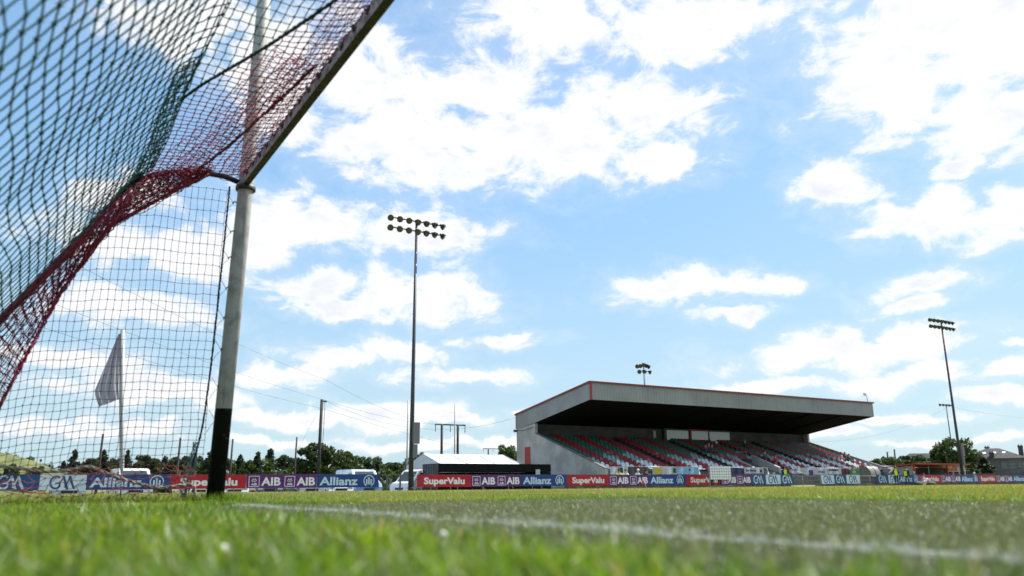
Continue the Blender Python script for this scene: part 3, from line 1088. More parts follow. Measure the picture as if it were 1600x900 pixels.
BOARDS = [
    (-3.30, -1.20, 'gw', 'pale board with dark lettering at the far left end behind the net'),
    (-1.20, 1.26, 'gb', 'mid blue board with pale interlaced letters behind the net'),
    (1.26, 3.38, 'gw', 'pale board with dark interlaced letters behind the net, left of the flag'),
    (3.38, 7.47, 'ins', 'blue board with pale name and ringed emblem behind the net and flag'),
    (7.47, 11.55, 'super', 'red board with white name half hidden by the goalpost'),
    (11.55, 15.70, 'bank', 'purple board with paired white emblems just right of the goalpost'),
    (15.70, 19.68, 'ins', 'blue board with ringed emblem ending at the wire fence gap'),
    (22.31, 26.25, 'super', 'red board with white name beside the foot of the tall floodlight mast'),
    (26.25, 30.20, 'bank', 'purple board in front of the black bar container'),
    (30.20, 34.11, 'ins', 'blue board in front of the right end of the black container'),
    (34.11, 37.96, 'super', 'red board below the concrete end wall of the grandstand'),
    (37.96, 41.82, 'bank', 'purple board with the small red flag leaning before it'),
    (41.82, 45.68, 'ins', 'blue board below the yellow and white terrace banner'),
    (45.68, 49.64, 'super', 'red board partly hidden by the white panelled trolley'),
    (49.64, 53.09, 'bank', 'purple board immediately right of the white panelled trolley'),
    (53.09, 54.88, 'gb', 'blue board with pale interlaced letters next to the purple board'),
    (54.88, 56.73, 'gw', 'pale board with blue interlaced letters between two blue ones left of the gate'),
    (56.73, 58.46, 'gb', 'blue interlaced letter board with a steward leaning over it'),
    (62.14, 63.92, 'gw', 'pale interlaced letter board, left of three on the grey wall'),
    (63.92, 65.66, 'gb', 'blue interlaced letter board, middle of three on the grey wall'),
    (65.66, 67.62, 'gw', 'pale interlaced letter board, right of three on the grey wall'),
    (70.20, 72.00, 'gb', 'blue interlaced letter board behind the clear team shelter'),
    (72.00, 73.66, 'gw', 'pale interlaced letter board behind the steward in the yellow vest'),
    (73.66, 77.00, 'ins', 'blue name board behind the second steward'),
    (77.00, 80.78, 'super', 'red board in front of the red roofed dugout'),
    (80.78, 84.36, 'bank', 'purple board before the dugout end with the orange sign'),
    (84.36, 87.73, 'ins', 'blue board by the foot of the right floodlight mast'),
    (87.73, 91.25, 'super', 'red board in front of the grey house'),
    (91.25, 94.50, 'bank', 'purple board in front of the grey house, far right'),
    (94.50, 98.20, 'ins', 'blue board at the far right edge'),
]
for x0, x1, k, lab in BOARDS:
    board(x0, x1, k, lab)
# rail the boards hang on, left run and right run
for x0, x1, lab in ((-6, 19.7, 'galvanised pitch rail behind the boards left of the fence gap'), (22.3, 58.6, 'galvanised pitch rail behind the boards in front of the grandstand'), (59.6, 100, 'galvanised pitch rail behind the boards at the dugouts')):
    r_ = empty('pitch_rail', (x0, BOARD_Y + 0.09, 0), 0, lab, 'rail')
    MB().tube([(0, 0, 0.80), (x1 - x0, 0, 0.80)], 0.024, 8).build('top_rail', M_RAIL, r_)
    MB().tube([(0, 0, 0.42), (x1 - x0, 0, 0.42)], 0.018, 8).build('lower_rail', M_RAIL, r_)
    me = MB().tube([(0, 0.03, -0.65), (0, 0.03, 0.82)], 0.026, 8).mesh('post', M_RAIL)
    for k in range(int((x1 - x0) / 2.4) + 1):
        o = obj('post', me, r_)
        o.location = (k * 2.4 + 0.1, 0, 0)

tag(MB().box((34.2, 48.35, -0.3), (58.4, 48.5, 0.16)).box((61.8, 48.35, -0.3), (101, 48.5, 0.16)).build('concrete_plinth', mat('plinth_concrete', (0.16, 0.158, 0.15), 0.9, var=0.3, vscale=1.2)), kind='structure')

# wire fence with a gate in the gap between the boards
M_GREENST = mat('fence_green_steel', (0.10, 0.125, 0.12), 0.5, 0.4, var=0.2, vscale=8)
fen = empty('wire_fence', (19.8, BOARD_Y + 1.2, 0), 0, 'grey wire mesh fence with braced posts in the gap beside the van', 'fence')
for x in (0.05, 0.95, 1.85, 2.75):
    MB().box((x - 0.05, -0.05, -0.2), (x + 0.05, 0.05, 0.92)).build('post', M_GREENST, fen)
MB().tube([(-0.6, 0, 0.9), (3.0, 0, 0.9)], 0.025, 8).build('top_rail', M_GREENST, fen)
MB().tube([(0.0, 0, 0.82), (-0.75, -0.35, 0.0)], 0.025, 8).build('brace', M_RAIL, fen)
mesh_ = MB()
for k in range(44):
    x = -0.5 + k * 0.08
    mesh_.tube([(x, 0.0, 0.0), (x, 0.0, 0.9)], 0.0022, 4, cap=False)
for k in range(12):
    mesh_.tube([(-0.5, 0.004, 0.05 + k * 0.075), (3.0, 0.004, 0.05 + k * 0.075)], 0.0022, 4, cap=False)
tag(mesh_.build('wire_mesh', M_GREENST, fen, recalc=False), kind='stuff')

# small flag leaning at the sideline
fl2 = empty('sideline_flag', (40.95, 47.6, -0.12), 0, 'small red and white sideline flag leaning on a thin pole before the purple board', 'flag')
MB().tube([(0.28, 0, -0.03), (-0.06, 0, 0.78)], 0.012, 6).build('pole', M_WHT, fl2)
MB().add([(0.0, -0.01, 0.62), (0.11, -0.01, 0.36), (-0.12, 0.03, 0.26), (-0.22, 0.0, 0.42), (-0.06, -0.03, 0.52)], [(0, 1, 4), (1, 2, 4), (2, 3, 4), (3, 0, 4)]).build('cloth', mat('flag_red', (0.55, 0.05, 0.05), 0.8), fl2)
# ------------------------------------------------------------------ grandstand
SX0, SX1 = 42.55, 82.65
M_CONC = mat('stand_concrete', (0.46, 0.455, 0.44), 0.85, col2=(0.31, 0.305, 0.29), vscale=0.55, bump=0.3, bscale=14)
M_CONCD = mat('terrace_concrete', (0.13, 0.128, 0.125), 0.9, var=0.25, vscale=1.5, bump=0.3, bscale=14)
M_CLAD = mat('cladding_grey', (0.30, 0.315, 0.32), 0.6, 0.0, col2=(0.25, 0.255, 0.255), vscale=0.25, spec=0.3)
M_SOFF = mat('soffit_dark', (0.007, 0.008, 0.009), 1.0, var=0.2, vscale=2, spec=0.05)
M_TRED = mat('trim_red', (0.20, 0.018, 0.022), 0.5)
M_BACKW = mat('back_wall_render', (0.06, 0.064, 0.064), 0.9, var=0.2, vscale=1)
_t = NT(M_CLAD.node_tree)
_pb = M_CLAD.node_tree.nodes['Principled BSDF']
_src = _pb.inputs['Base Color'].links[0].from_socket
_tc = _t.node('ShaderNodeTexCoord')
_sk = _t.noise(_t.vmath('MULTIPLY', _tc.outputs['Object'], (2.6, 2.6, 0.16)), 1.0, 7, 0.65)
_t.put(_pb.inputs['Base Color'], _t.mix(_t.math('MULTIPLY', _t.smooth(_sk, 0.5, 0.72), 0.3), _src, (0.15, 0.145, 0.13)))
stand = empty('grandstand', (SX0, 54.3, 0), 0, 'long concrete grandstand with grey clad cantilever roof and red and green seats', 'grandstand')
SO = Vector((SX0, 54.3, 0))
LEN = SX1 - SX0


def roof_top(y):
    return 7.09 + (68.35 - y) / 12.35 * 1.91


# end walls
wall_poly = [(68.35, -0.3), (68.35, 5.66), (65.0, 6.02), (65.0, 5.05), (54.3, 1.5), (54.3, -0.3)]
rel = lambda P_: [(y - 54.3, z) for y, z in P_]
MB().prism(rel(wall_poly), 'x', 0.0, 0.3).build('end_wall', M_CONC, stand)
MB().prism(rel(wall_poly), 'x', LEN - 0.3, LEN).build('end_wall', M_CONC, stand)
MB().bar((0.15, 10.7, 5.08), (0.15, 0.0, 1.53), 0.36, 0.07).build('wall_coping', M_CONCD, stand)
MB().bar((LEN - 0.15, 10.7, 5.08), (LEN - 0.15, 0.0, 1.53), 0.32, 0.05).build('wall_coping', M_CONCD, stand)
# corrugated cladding of the gables and the front fascia
pit = 0.30


def ribbed(name, u0, u1, lo, hi, place, mi_mat, pitch=pit, depth=0.028):
    """trapezoid ribs; lo(u), hi(u) bound the sheet, place(u, d, z) maps to space"""
    mb = MB()
    n = int(round((u1 - u0) / pitch))
    pts = []
    for k in range(n):
        a = u0 + (u1 - u0) * k / n
        q = (u1 - u0) / n
        pts += [(a, 0), (a + .45 * q, 0), (a + .55 * q, depth), (a + .9 * q, depth)]
    pts.append((u1, 0))
    vs2 = []
    for u, d in pts:
        vs2 += [place(u, d, lo(u)), place(u, d, hi(u))]
    mb.add(vs2, [(2 * i, 2 * i + 2, 2 * i + 3, 2 * i + 1) for i in range(len(pts) - 1)])
    return mb.build(name, mi_mat, stand)


def soff(y):
    return 7.46 - (y - 56.0) / 9.07 * 1.42 if y <= 65.07 else 6.04 - (y - 65.07) / 3.28 * 0.38


ribbed('gable_cladding', 56.0, 68.35, soff, roof_top, lambda u, d, z: (-0.03 - d, u - 54.3, z), M_CLAD)
ribbed('gable_cladding', 56.0, 68.35, soff, roof_top, lambda u, d, z: (LEN + 0.03 + d, u - 54.3, z), M_CLAD)
ribbed('front_fascia', 0.0, LEN, lambda u: 7.46, lambda u: 8.96, lambda u, d, z: (u, 1.70 - 0.02 - d, z), M_CLAD, pitch=0.34)
# roof slab between fascia and soffit
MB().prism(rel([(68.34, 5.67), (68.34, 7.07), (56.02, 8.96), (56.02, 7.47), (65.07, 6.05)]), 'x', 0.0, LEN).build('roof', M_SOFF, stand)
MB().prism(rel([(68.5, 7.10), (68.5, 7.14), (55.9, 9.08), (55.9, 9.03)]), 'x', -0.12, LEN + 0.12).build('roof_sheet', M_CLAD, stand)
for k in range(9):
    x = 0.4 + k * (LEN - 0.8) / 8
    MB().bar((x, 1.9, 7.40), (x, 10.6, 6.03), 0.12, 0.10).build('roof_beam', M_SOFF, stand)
MB().bar((-0.1, 1.62, 9.02), (-0.1, 14.2, 7.08), 0.14, 0.15).build('verge_trim', M_TRED, stand)
MB().bar((-0.12, 1.60, 9.01), (LEN + 0.12, 1.60, 9.01), 0.12, 0.16).build('eaves_trim', M_TRED, stand)
MB().box((-0.12, 1.58, 7.44), (0.10, 1.66, 8.94)).build('corner_trim', mat('trim_red_bright', (0.30, 0.025, 0.022), 0.5), stand)
MB().box((-0.07, 14.02, 5.7), (-0.02, 14.12, 7.0)).build('corner_trim', M_TRED, stand)
# back wall with press box
MB().box((0.3, 11.3, 0), (LEN - 0.3, 11.6, 6.0)).build('back_wall', M_BACKW, stand)
M_PBG = mat('press_box_green', (0.016, 0.05, 0.035), 0.6)
M_PBR = mat('press_box_red', (0.22, 0.02, 0.025), 0.6)
M_GLASS = mat('window_glass', (0.36, 0.39, 0.40), 0.12, 0.0, spec=0.9)
bx = lambda X: X - SX0
MB().box((bx(59.3), 10.9, 4.2), (bx(62.9), 11.28, 6.25)).build('press_box', M_PBG, stand)
MB().box((bx(62.92), 10.8, 4.0), (bx(65.8), 11.28, 6.3)).build('press_box', M_PBR, stand)
MB().box((bx(65.82), 10.9, 4.2), (bx(69.4), 11.28, 6.2)).build('press_box', M_PBG, stand)
for (a, b, y) in ((59.6, 62.75, 10.88), (63.15, 65.6, 10.78), (65.95, 69.1, 10.88)):
    wn = MB().box((bx(a), y - 0.02, 4.85), (bx(b), y, 5.86)).build('window', M_GLASS, stand)
    MB().box((bx(a) - 0.05, y - 0.04, 4.78), (bx(b) + 0.05, y + 0.005, 4.845)).build('sill', M_TRIM, wn)
MB().box((bx(58.0), 11.18, 4.5), (bx(58.35), 11.28, 5.8)).build('door_jamb', M_CONC, stand)
MB().box((bx(66.2), 10.4, 3.9), (bx(66.7), 10.6, 4.75)).build('notice', M_WHT, stand)
# stepped terrace
ROWS, TREAD, RISE = 16, 0.65, 0.221
steps = MB()
prof_ = [(0.9, -0.2)]
for i in range(ROWS):
    prof_ += [(0.9 + i * TREAD, 1.15 + i * RISE), (0.9 + (i + 1) * TREAD, 1.15 + i * RISE)]
prof_ += [(0.9 + ROWS * TREAD, -0.2)]
steps.prism(prof_, 'x', 0.31, LEN - 0.31)
steps.build('terrace', M_CONCD, stand)
MB().box((0.3, 0.0, -0.3), (LEN - 0.3, 0.2, 1.02)).build('front_wall', M_CONCD, stand)
MB().box((0.32, 0.2, 0.55), (LEN - 0.32, 0.9, 0.9)).build('walkway', M_CONCD, stand)
# red door in the end wall, wall lamp and pipe
MB().box((-0.03, 11.55, 2.1), (0.0, 12.55, 3.82)).build('door', mat('door_red', (0.36, 0.02, 0.02), 0.5), stand)
MB().tube([(-0.06, 14.1, 5.55), (-0.09, 12.6, 5.45), (-0.08, 11.0, 5.62)], 0.03, 6).build('cable', M_TRIM, stand)
MB().box((-0.35, 13.9, 5.35), (-0.03, 14.1, 5.6)).build('wall_lamp', M_TRIM, stand)

# ---- seats: 300 nearest as parts, the others joined
SEAT_R = mat('seat_red', (0.22, 0.010, 0.018), 0.45, rnd=0.2, spec=0.25)
SEAT_G = mat('seat_green', (0.007, 0.115, 0.070), 0.45, rnd=0.2, spec=0.25)
SEAT_GS = mat('seat_green_soft_glare', (0.13, 0.27, 0.25), 0.45, rnd=0.2)  # green seat with a little sky glare painted into its colour
SEAT_W = mat('seat_green_full_glare', (0.52, 0.60, 0.62), 0.45, rnd=0.12)  # green seat painted nearly white as sky glare
SEAT_P = mat('seat_faded_red', (0.26, 0.07, 0.075), 0.45, rnd=0.2)


def seat_mb():
    mb = MB()
    hw = 0.20
    # pan
    mb.add([(-hw, -0.20, 0.42), (hw, -0.20, 0.42), (hw, 0.18, 0.40), (-hw, 0.18, 0.40), (-hw, -0.22, 0.37), (hw, -0.22, 0.37)], [(0, 1, 2, 3), (4, 5, 1, 0)])
    # rounded back shell
    pr = [(-hw, 0.44), (-hw, 0.62), (-0.15, 0.72), (-0.06, 0.765), (0.06, 0.765), (0.15, 0.72), (hw, 0.62), (hw, 0.44)]
    f_ = [(x, 0.20 - 0.9 * x * x + 0.22 * (z - 0.44), z) for x, z in pr]
    b_ = [(x, y + 0.03, z) for x, y, z in f_]
    n = len(pr)
    mb.add(f_ + b_, [tuple(range(n))[::-1], tuple(range(n, 2 * n))] + [(i, i + 1, n + i + 1, n + i) for i in range(n - 1)])
    # bracket to the riser
    mb.add([(-0.03, 0.20, 0.05), (0.03, 0.20, 0.05), (0.03, 0.20, 0.42), (-0.03, 0.20, 0.42)], [(0, 1, 2, 3)])
    return mb


S0 = seat_mb()
seat_me = {m.name: S0.mesh('seat', m) for m in (SEAT_R, SEAT_G, SEAT_GS, SEAT_W, SEAT_P)}
rest = {k: MB() for k in seat_me}
AISLES = [51.9, 59.3, 66.5, 72.4]
places = []
PIT = 0.462
for i in range(ROWS):
    k = 0
    x = 43.15
    while x < 82.2:
        c = int(k // 3) % 2
        ok = all(abs(x - a) > 0.62 for a in AISLES)
        if 62.2 < x < 65.2 and i < 5:
            ok = False                                   # stair opening to the pitch
        if ok:
            q = random.random()
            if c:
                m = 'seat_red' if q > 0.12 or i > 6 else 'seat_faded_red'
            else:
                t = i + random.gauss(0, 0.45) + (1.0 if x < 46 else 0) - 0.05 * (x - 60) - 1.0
                m = 'seat_green_full_glare' if t < 2.2 else ('seat_green_soft_glare' if t < 4.8 else 'seat_green')  # sky glare painted on the front rows, easing to plain green behind
            places.append((math.hypot(x, 55.6 + i * TREAD), i, x, m))
        x += PIT
        k += 1
places.sort()
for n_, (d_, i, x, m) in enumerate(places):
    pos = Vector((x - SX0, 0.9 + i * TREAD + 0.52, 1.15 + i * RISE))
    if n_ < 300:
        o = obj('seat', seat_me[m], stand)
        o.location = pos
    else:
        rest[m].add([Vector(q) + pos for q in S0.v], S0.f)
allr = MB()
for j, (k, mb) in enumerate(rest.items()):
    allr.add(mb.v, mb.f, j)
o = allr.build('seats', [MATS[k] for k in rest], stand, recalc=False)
o['kind'] = 'stuff'

# ---- rails and stairs at the front of the terrace
def rail(x0, x1, y, z0, z1, posts, name='handrail'):
    MB().tube([(bx(x0), y, z1), (bx(x1), y, z1)], 0.025, 6).build(name, M_RAIL, stand)
    MB().tube([(bx(x0), y, (z0 + z1) / 2), (bx(x1), y, (z0 + z1) / 2)], 0.02, 6).build(name, M_RAIL, stand)
    for k in range(posts + 1):
        x = bx(x0) + (x1 - x0) * k / posts
        MB().tube([(x, y, z0), (x, y, z1)], 0.025, 6).build('rail_post', M_RAIL, stand)


rail(43.0, 53.4, 0.1, 1.0, 1.68, 6)
rail(54.6, 62.3, 0.1, 1.0, 1.68, 5)
rail(65.6, 82.2, 0.1, 1.0, 1.68, 9)
for x0, x1 in ((53.3, 52.0), (54.6, 53.3), (62.4, 60.9), (65.5, 66.9)):
    MB().tube([(bx(x0), 0.05, 1.68), (bx(x1), -1.5, 0.75)], 0.03, 6).build('stair_rail', M_RAIL, stand)
    MB().tube([(bx(x0), 0.05, 1.25), (bx(x1), -1.5, 0.35)], 0.025, 6).build('stair_rail', M_RAIL, stand)
# parapets of the stair opening
MB().prism([(0.9, 1.1), (0.9, 1.55), (4.3, 2.95), (4.3, 2.2)], 'x', bx(62.0), bx(62.25)).build('stair_parapet', M_CONC, stand)
MB().prism([(0.9, 1.1), (0.9, 1.75), (4.3, 3.05), (4.3, 2.2)], 'x', bx(65.15), bx(65.4)).build('stair_parapet', M_CONC, stand)
MB().tube([(bx(62.1), 3.6, 2.7), (bx(62.1), 3.6, 3.3), (bx(63.6), 3.6, 3.3), (bx(63.6), 3.6, 2.6)], 0.03, 6).build('stair_rail', M_RAIL, stand)
MB().box((bx(62.25), 0.9, 1.16), (bx(65.15), 4.2, 1.30)).build('landing', M_CONCD, stand)

# lamp arm on the roof end
MB().tube([(LEN - 0.6, 1.8, 8.9), (LEN - 0.75, 1.8, 9.75), (LEN - 1.05, 1.75, 9.95)], 0.035, 6).build('lamp_arm', M_TUBE, stand)
MB().lathe([(0.0, -0.16), (0.17, -0.1), (0.2, 0.05), (0.12, 0.16), (0.0, 0.2)], 10, M=Matrix.Translation((LEN - 1.2, 1.7, 9.95)) @ Matrix.Rotation(1.2, 4, 'Y')).build('lamp_head', mat('lamp_pale', (0.55, 0.58, 0.6), 0.4), stand)

# ---- banners tied to the rail (things hung on the stand)
def banner(x0, x1, z0, z1, cols, label, words=None, wc=None, y=54.34, blobs=()):
    b_ = empty('banner', (x0, y, z0), 0, label, 'banner', 'banners tied to the terrace rail')
    n = 10
    mb = MB()
    W_, H_ = x1 - x0, z1 - z0
    vs2 = [(W_ * i / n, -0.03 * math.sin(i * 1.3) - 0.01, (H_ if j else 0) - (0.015 * math.sin(i * 2.2))) for j in (0, 1) for i in range(n + 1)]
    mb.add(vs2, [(i, i + 1, n + 1 + i + 1, n + 1 + i) for i in range(n)])
    mb.build('cloth', cols, b_)
    if words:
        for s, cx, cz, h, wd, m in words:
            t = MB()
            text_mb(t, s, cx * W_, cz * H_, h * H_, wd * W_, bold=0.03)
            o = t.build('lettering', m, b_, recalc=False)
            o.location = (0, -0.055, 0)
    for (a, c, d, e, m) in blobs:
        MB().box((a * W_, -0.056, d * H_), (c * W_, -0.05, e * H_)).build('printed_panel', m, b_)
    return b_


M_BW = mat('banner_white', (0.46, 0.47, 0.53), 0.7, var=0.1, vscale=2)
M_BY = mat('banner_yellow', (0.50, 0.42, 0.03), 0.7)
M_BS = mat('banner_sky', (0.22, 0.42, 0.60), 0.7, var=0.15, vscale=2)
M_BN = mat('banner_navy', (0.02, 0.03, 0.08), 0.7)
M_BGR = mat('banner_green', (0.10, 0.22, 0.04), 0.7, var=0.3, vscale=2)
M_BM = mat('banner_maroon', (0.10, 0.012, 0.02), 0.7)
M_BD = mat('banner_dark', (0.035, 0.04, 0.035), 0.7)
banner(43.1, 45.0, 1.02, 1.66, M_BW, 'pale banner at the left end of the terrace rail', blobs=((0.45, 0.72, 0.1, 0.9, M_BN),))
banner(45.05, 47.3, 1.02, 1.66, M_BD, 'dark banner between the white cap and the yellow banner')
banner(47.8, 50.6, 1.04, 1.66, M_BW, 'white banner with yellow block on the terrace rail', words=[('CLUB', 0.20, 0.3, 0.4, 0.24, M_BD)], blobs=((0.04, 0.37, 0.08, 0.92, M_BY), (0.86, 0.97, 0.2, 0.85, M_BD)))
banner(50.65, 53.3, 1.04, 1.64, M_BS, 'sky blue banner with small town print on the terrace rail', blobs=((0.55, 0.62, 0.55, 0.85, M_BN),))
banner(57.2, 59.2, 1.04, 1.62, M_BN, 'navy banner behind the white panelled trolley')
banner(59.25, 61.9, 1.12, 1.66, M_BW, 'white banner with blue script left of the terrace stair', words=[('Bar Martin', 0.33, 0.35, 0.4, 0.5, M_BN)], blobs=((0.8, 0.9, 0.2, 0.7, M_BD),))
banner(65.7, 67.6, 1.12, 1.66, M_BW, 'white banner right of the terrace stair above the stewards', blobs=((0.15, 0.5, 0.55, 0.75, M_BD),))
banner(67.65, 71.4, 0.95, 1.68, M_BW, 'long white banner with purple crest panel on the terrace rail', words=[('CITROS', 0.72, 0.3, 0.3, 0.3, M_BN)], blobs=((0.22, 0.38, 0.0, 0.7, M_PUR),))
banner(71.45, 73.6, 1.06, 1.68, M_BW, 'white banner with dark border beside the maroon one', blobs=((0.05, 0.75, 0.55, 0.8, M_BN),))
banner(73.65, 74.9, 1.04, 1.66, M_BM, 'maroon banner on the terrace rail')
banner(75.1, 78.0, 1.04, 1.66, M_BGR, 'green banner towards the right end of the terrace rail', blobs=((0.1, 0.3, 0.2, 0.6, M_BS),))
banner(78.05, 80.6, 1.04, 1.58, M_BD, 'dark banner with pale lettering at the right end of the rail', words=[('HOSPITAL', 0.5, 0.35, 0.35, 0.7, M_BW)])
rd = empty('round_sign', (54.9, 54.25, 1.42), 0, 'white oval sign hung on the stair rail', 'sign')
MB().lathe([(0, 0), (0.26, 0), (0.26, 0.02), (0, 0.02)], 20, M=Matrix.Rotation(R(90), 4, 'X')).build('disc', M_BW, rd)
MB().lathe([(0, 0.022), (0.12, 0.022), (0.12, 0.03), (0, 0.03)], 14, M=Matrix.Rotation(R(90), 4, 'X')).build('emblem', M_BN, rd)
sg = empty('numbered_sign', (62.5, 53.6, 0.8), 0, 'small white square sign standing by the terrace stair', 'sign')
MB().box((-0.16, 0, 0), (0.16, 0.02, 0.42)).build('plate', M_BW, sg)
MB().box((-0.02, 0.022, -0.8), (0.02, 0.05, 0.1)).build('stake', M_RAIL, sg)
t = MB()
text_mb(t, '1', 0, 0.16, 0.18, bold=0.02)
o = t.build('lettering', M_BN, sg, recalc=False)
o.location = (0, -0.004, 0)
# plain low wall behind the pitch rail right of the stand's stair
tag(MB().box((55.5, 52.2, -0.1), (69.5, 52.4, 0.72)).build('low_wall', M_CONCD), 'grey low wall behind the lettered boards in front of the stand', 'wall')
# ------------------------------------------------------------------ floodlight masts
M_MAST = mat('mast_steel', (0.040, 0.048, 0.058), 0.5, 0.3, var=0.15, vscale=2)
M_LAMPB = mat('lamp_housing', (0.020, 0.021, 0.020), 0.55, 0.2)
M_LAMPG = mat('lamp_glass', (0.030, 0.030, 0.022), 0.25, 0.0, spec=0.9)
lamp_mb = MB()
# bowl reflector opening along +z, ballast box behind
lamp_mb.lathe([(0.0, -0.24), (0.12, -0.23), (0.20, -0.18), (0.245, -0.08), (0.26, 0.04), (0.265, 0.10), (0.24, 0.10), (0.0, 0.06)], 14)
lamp_mb.box((-0.08, -0.08, -0.36), (0.08, 0.08, -0.22))
lamp_me = lamp_mb.mesh('lamp', M_LAMPB)
glass_me = MB().lathe([(0.0, 0.125), (0.17, 0.115), (0.238, 0.105)], 14).mesh('lamp_glass', M_LAMPG)


def floodlight(x, y, h, label, aim, rows=2, per=7, box=True, lw=3.5, rad=(0.17, 0.08), group='floodlight masts', ls=1.0, z0=-0.2):
    m = empty('floodlight_mast', (x, y, 0), 0, label, 'floodlight', group)
    MB().tube([(0, 0, z0), (0, 0, h * 0.35), (0, 0, h)], [rad[0], rad[0] * 0.78, rad[1]], 12).build('mast', M_MAST, m)
    MB().lathe([(rad[0] * .95, 0), (rad[0] + .05, 0), (rad[0] + .05, 0.06), (rad[0] * .95, 0.06)], 12, M=Matrix.Translation((0, 0, 0.02))).build('base_flange', M_MAST, m)
    if box:
        MB().box((-0.02, -0.36, 2.9), (0.42, -0.10, 4.3)).build('control_box', mat('control_box_grey', (0.16, 0.17, 0.18), 0.5, 0.3), m)
        MB().box((0.0, -0.32, 2.0), (0.30, -0.10, 2.86)).build('control_box', MATS['control_box_grey'], m)
    for rrow in range(rows):
        z = h - 0.10 - rrow * 0.72
        MB().bar((-lw / 2, 0, z), (lw / 2, 0, z), 0.07).build('cross_arm', M_MAST, m)
        for k in range(per):
            xx = -lw / 2 + lw * k / (per - 1)
            fan = -(k / (per - 1) - 0.5) * 1.5
            d = Vector((math.sin(aim + fan) * 0.84, math.cos(aim + fan) * 0.84, -0.60)).normalized()
            Mx = Matrix.Translation((xx, 0, z + 0.02)) @ d.to_track_quat('Z', 'Y').to_matrix().to_4x4() @ Matrix.Translation((0, 0, 0.2)) @ Matrix.Scale(ls * 0.86, 4)
            l_ = obj('lamp', lamp_me, m, Mx)
            obj('lamp_glass', glass_me, l_)
    return m


floodlight(22.40, 49.2, 18.55, 'tall grey floodlight mast with two rows of lamps beside the marquee', R(165), lw=3.9)
floodlight(87.6, 49.6, 18.0, 'floodlight mast with two rows of lamps behind the right dugout', R(200), lw=4.2)
p = at(1478, 632, 110)
floodlight(p.x, p.y, p.z, 'slender far floodlight mast with a single row of lamps near the large tree', R(200), rows=1, per=5, box=False, lw=5.0, rad=(0.16, 0.1), ls=1.4)
# lamp cluster showing above the stand roof
p = at(1006, 575, 92)
cl_ = empty('floodlight_mast', (p.x, p.y, 0), 0, 'floodlight mast with a ring of lamps rising behind the grandstand roof', 'floodlight', 'floodlight masts')
MB().tube([(0, 0, -0.2), (0, 0, p.z + 0.4)], [0.2, 0.09], 10).build('mast', M_MAST, cl_)
for k, (dx, dz) in enumerate(((-1.35, 0.15), (-0.75, 0.25), (-0.1, 0.45), (0.45, 0.35), (1.0, 0.2), (-1.0, -0.65), (0.0, -0.6), (1.2, -0.6))):
    d = Vector((0.75 * dx, -0.7, -0.5)).normalized()
    l_ = obj('lamp', lamp_me, cl_, Matrix.Translation((dx, -0.1, p.z + dz)) @ d.to_track_quat('Z', 'Y').to_matrix().to_4x4() @ Matrix.Scale(1.25, 4))
    obj('lamp_glass', glass_me, l_)
MB().bar((-1.4, 0, p.z + 0.2), (1.1, 0, p.z + 0.2), 0.08).build('cross_arm', M_MAST, cl_)
MB().bar((-1.1, 0, p.z - 0.5), (1.3, 0, p.z - 0.5), 0.08).build('cross_arm', M_MAST, cl_)

# ------------------------------------------------------------------ poles and wires
M_WOOD = mat('pole_timber', (0.035, 0.03, 0.026), 0.85, var=0.3, vscale=4)
M_PALE = mat('pale_upright', (0.30, 0.31, 0.32), 0.5)
M_WIRE = mat('wire_black', (0.03, 0.03, 0.032), 0.6)


def pole(x, y, h, r, label, name='utility_pole', m=M_WOOD, cat='pole', lean=0.0, extras=True, group=None):
    e = empty(name, (x, y, ground_z(x, y)), 0, label, cat, group)
    hh = h - ground_z(x, y)
    MB().tube([(0, 0, -0.3), (lean * hh, 0, hh)], [r, r * 0.75], 8).build('shaft', m, e)
    if extras:
        MB().box((lean * hh - 0.12, -0.12, hh - 0.25), (lean * hh + 0.45, 0.12, hh - 0.12)).build('bracket', M_TUBE, e)
        MB().tube([(lean * hh + 0.3, 0, hh - 0.2), (lean * hh + 0.32, 0, hh * 0.7), (0.25, 0, hh * 0.4)], 0.025, 5).build('cable_drop', M_TUBE, e)
    return e


p503 = at(503, 624, 75)
pole(p503.x, p503.y, p503.z, 0.19, 'tall timber power pole with a bracket left of the main floodlight')
for u, v, Y, lab in ((463, 683, 62, 'timber stop net post left of the tall power pole'), (363, 686, 60, 'timber stop net post just right of the goalpost'),
                     (281, 684, 58, 'timber stop net post seen through the net beside the goalpost'), (160, 678, 56, 'timber stop net post seen through the net left of the flag')):
    q = at(u, v, Y)
    pole(q.x, q.y, q.z, 0.085, lab, 'net_post', extras=False, lean=0.01, group='stop net posts')
for u, v, Y, lab in ((638, 625, 70, 'thin pale upright beside the floodlight mast'), (711, 630, 80, 'thin pale upright rising behind the marquee ridge')):
    q = at(u, v, Y)
    pole(q.x, q.y, q.z, 0.09, lab, 'goal_upright', M_PALE, extras=False)
# H frame power poles
for (ua, ub, v, upa, upb, Y, lab) in ((680, 727, 663, 690.5, 715.5, 120, 'twin pole power line frame above the marquee'), (755, 786, 701, 763, 785, 240, 'distant twin pole power frame left of the stand')):
    a, b, pa, pb = at(ua, v, Y), at(ub, v, Y), at(upa, v, Y), at(upb, v, Y)
    e = empty('power_pylon', (a.x, Y, ground_z(a.x, Y)), 0, lab, 'power pole')
    hz = a.z - ground_z(a.x, Y)
    for q in (pa, pb):
        MB().tube([(q.x - a.x, 0, -0.5), (q.x - a.x, 0, hz + 0.1)], 0.22 if Y < 200 else 0.25, 8).build('pole', M_WOOD, e)
    MB().bar((0, 0, hz), (b.x - a.x, 0, hz), 0.22).build('cross_arm', M_WOOD, e)
    for t_ in (0.01, 0.5, 0.99):
        MB().tube([((b.x - a.x) * t_, 0, hz), ((b.x - a.x) * t_, 0, hz - 1.2)], 0.06, 6).build('insulator', M_TUBE, e)


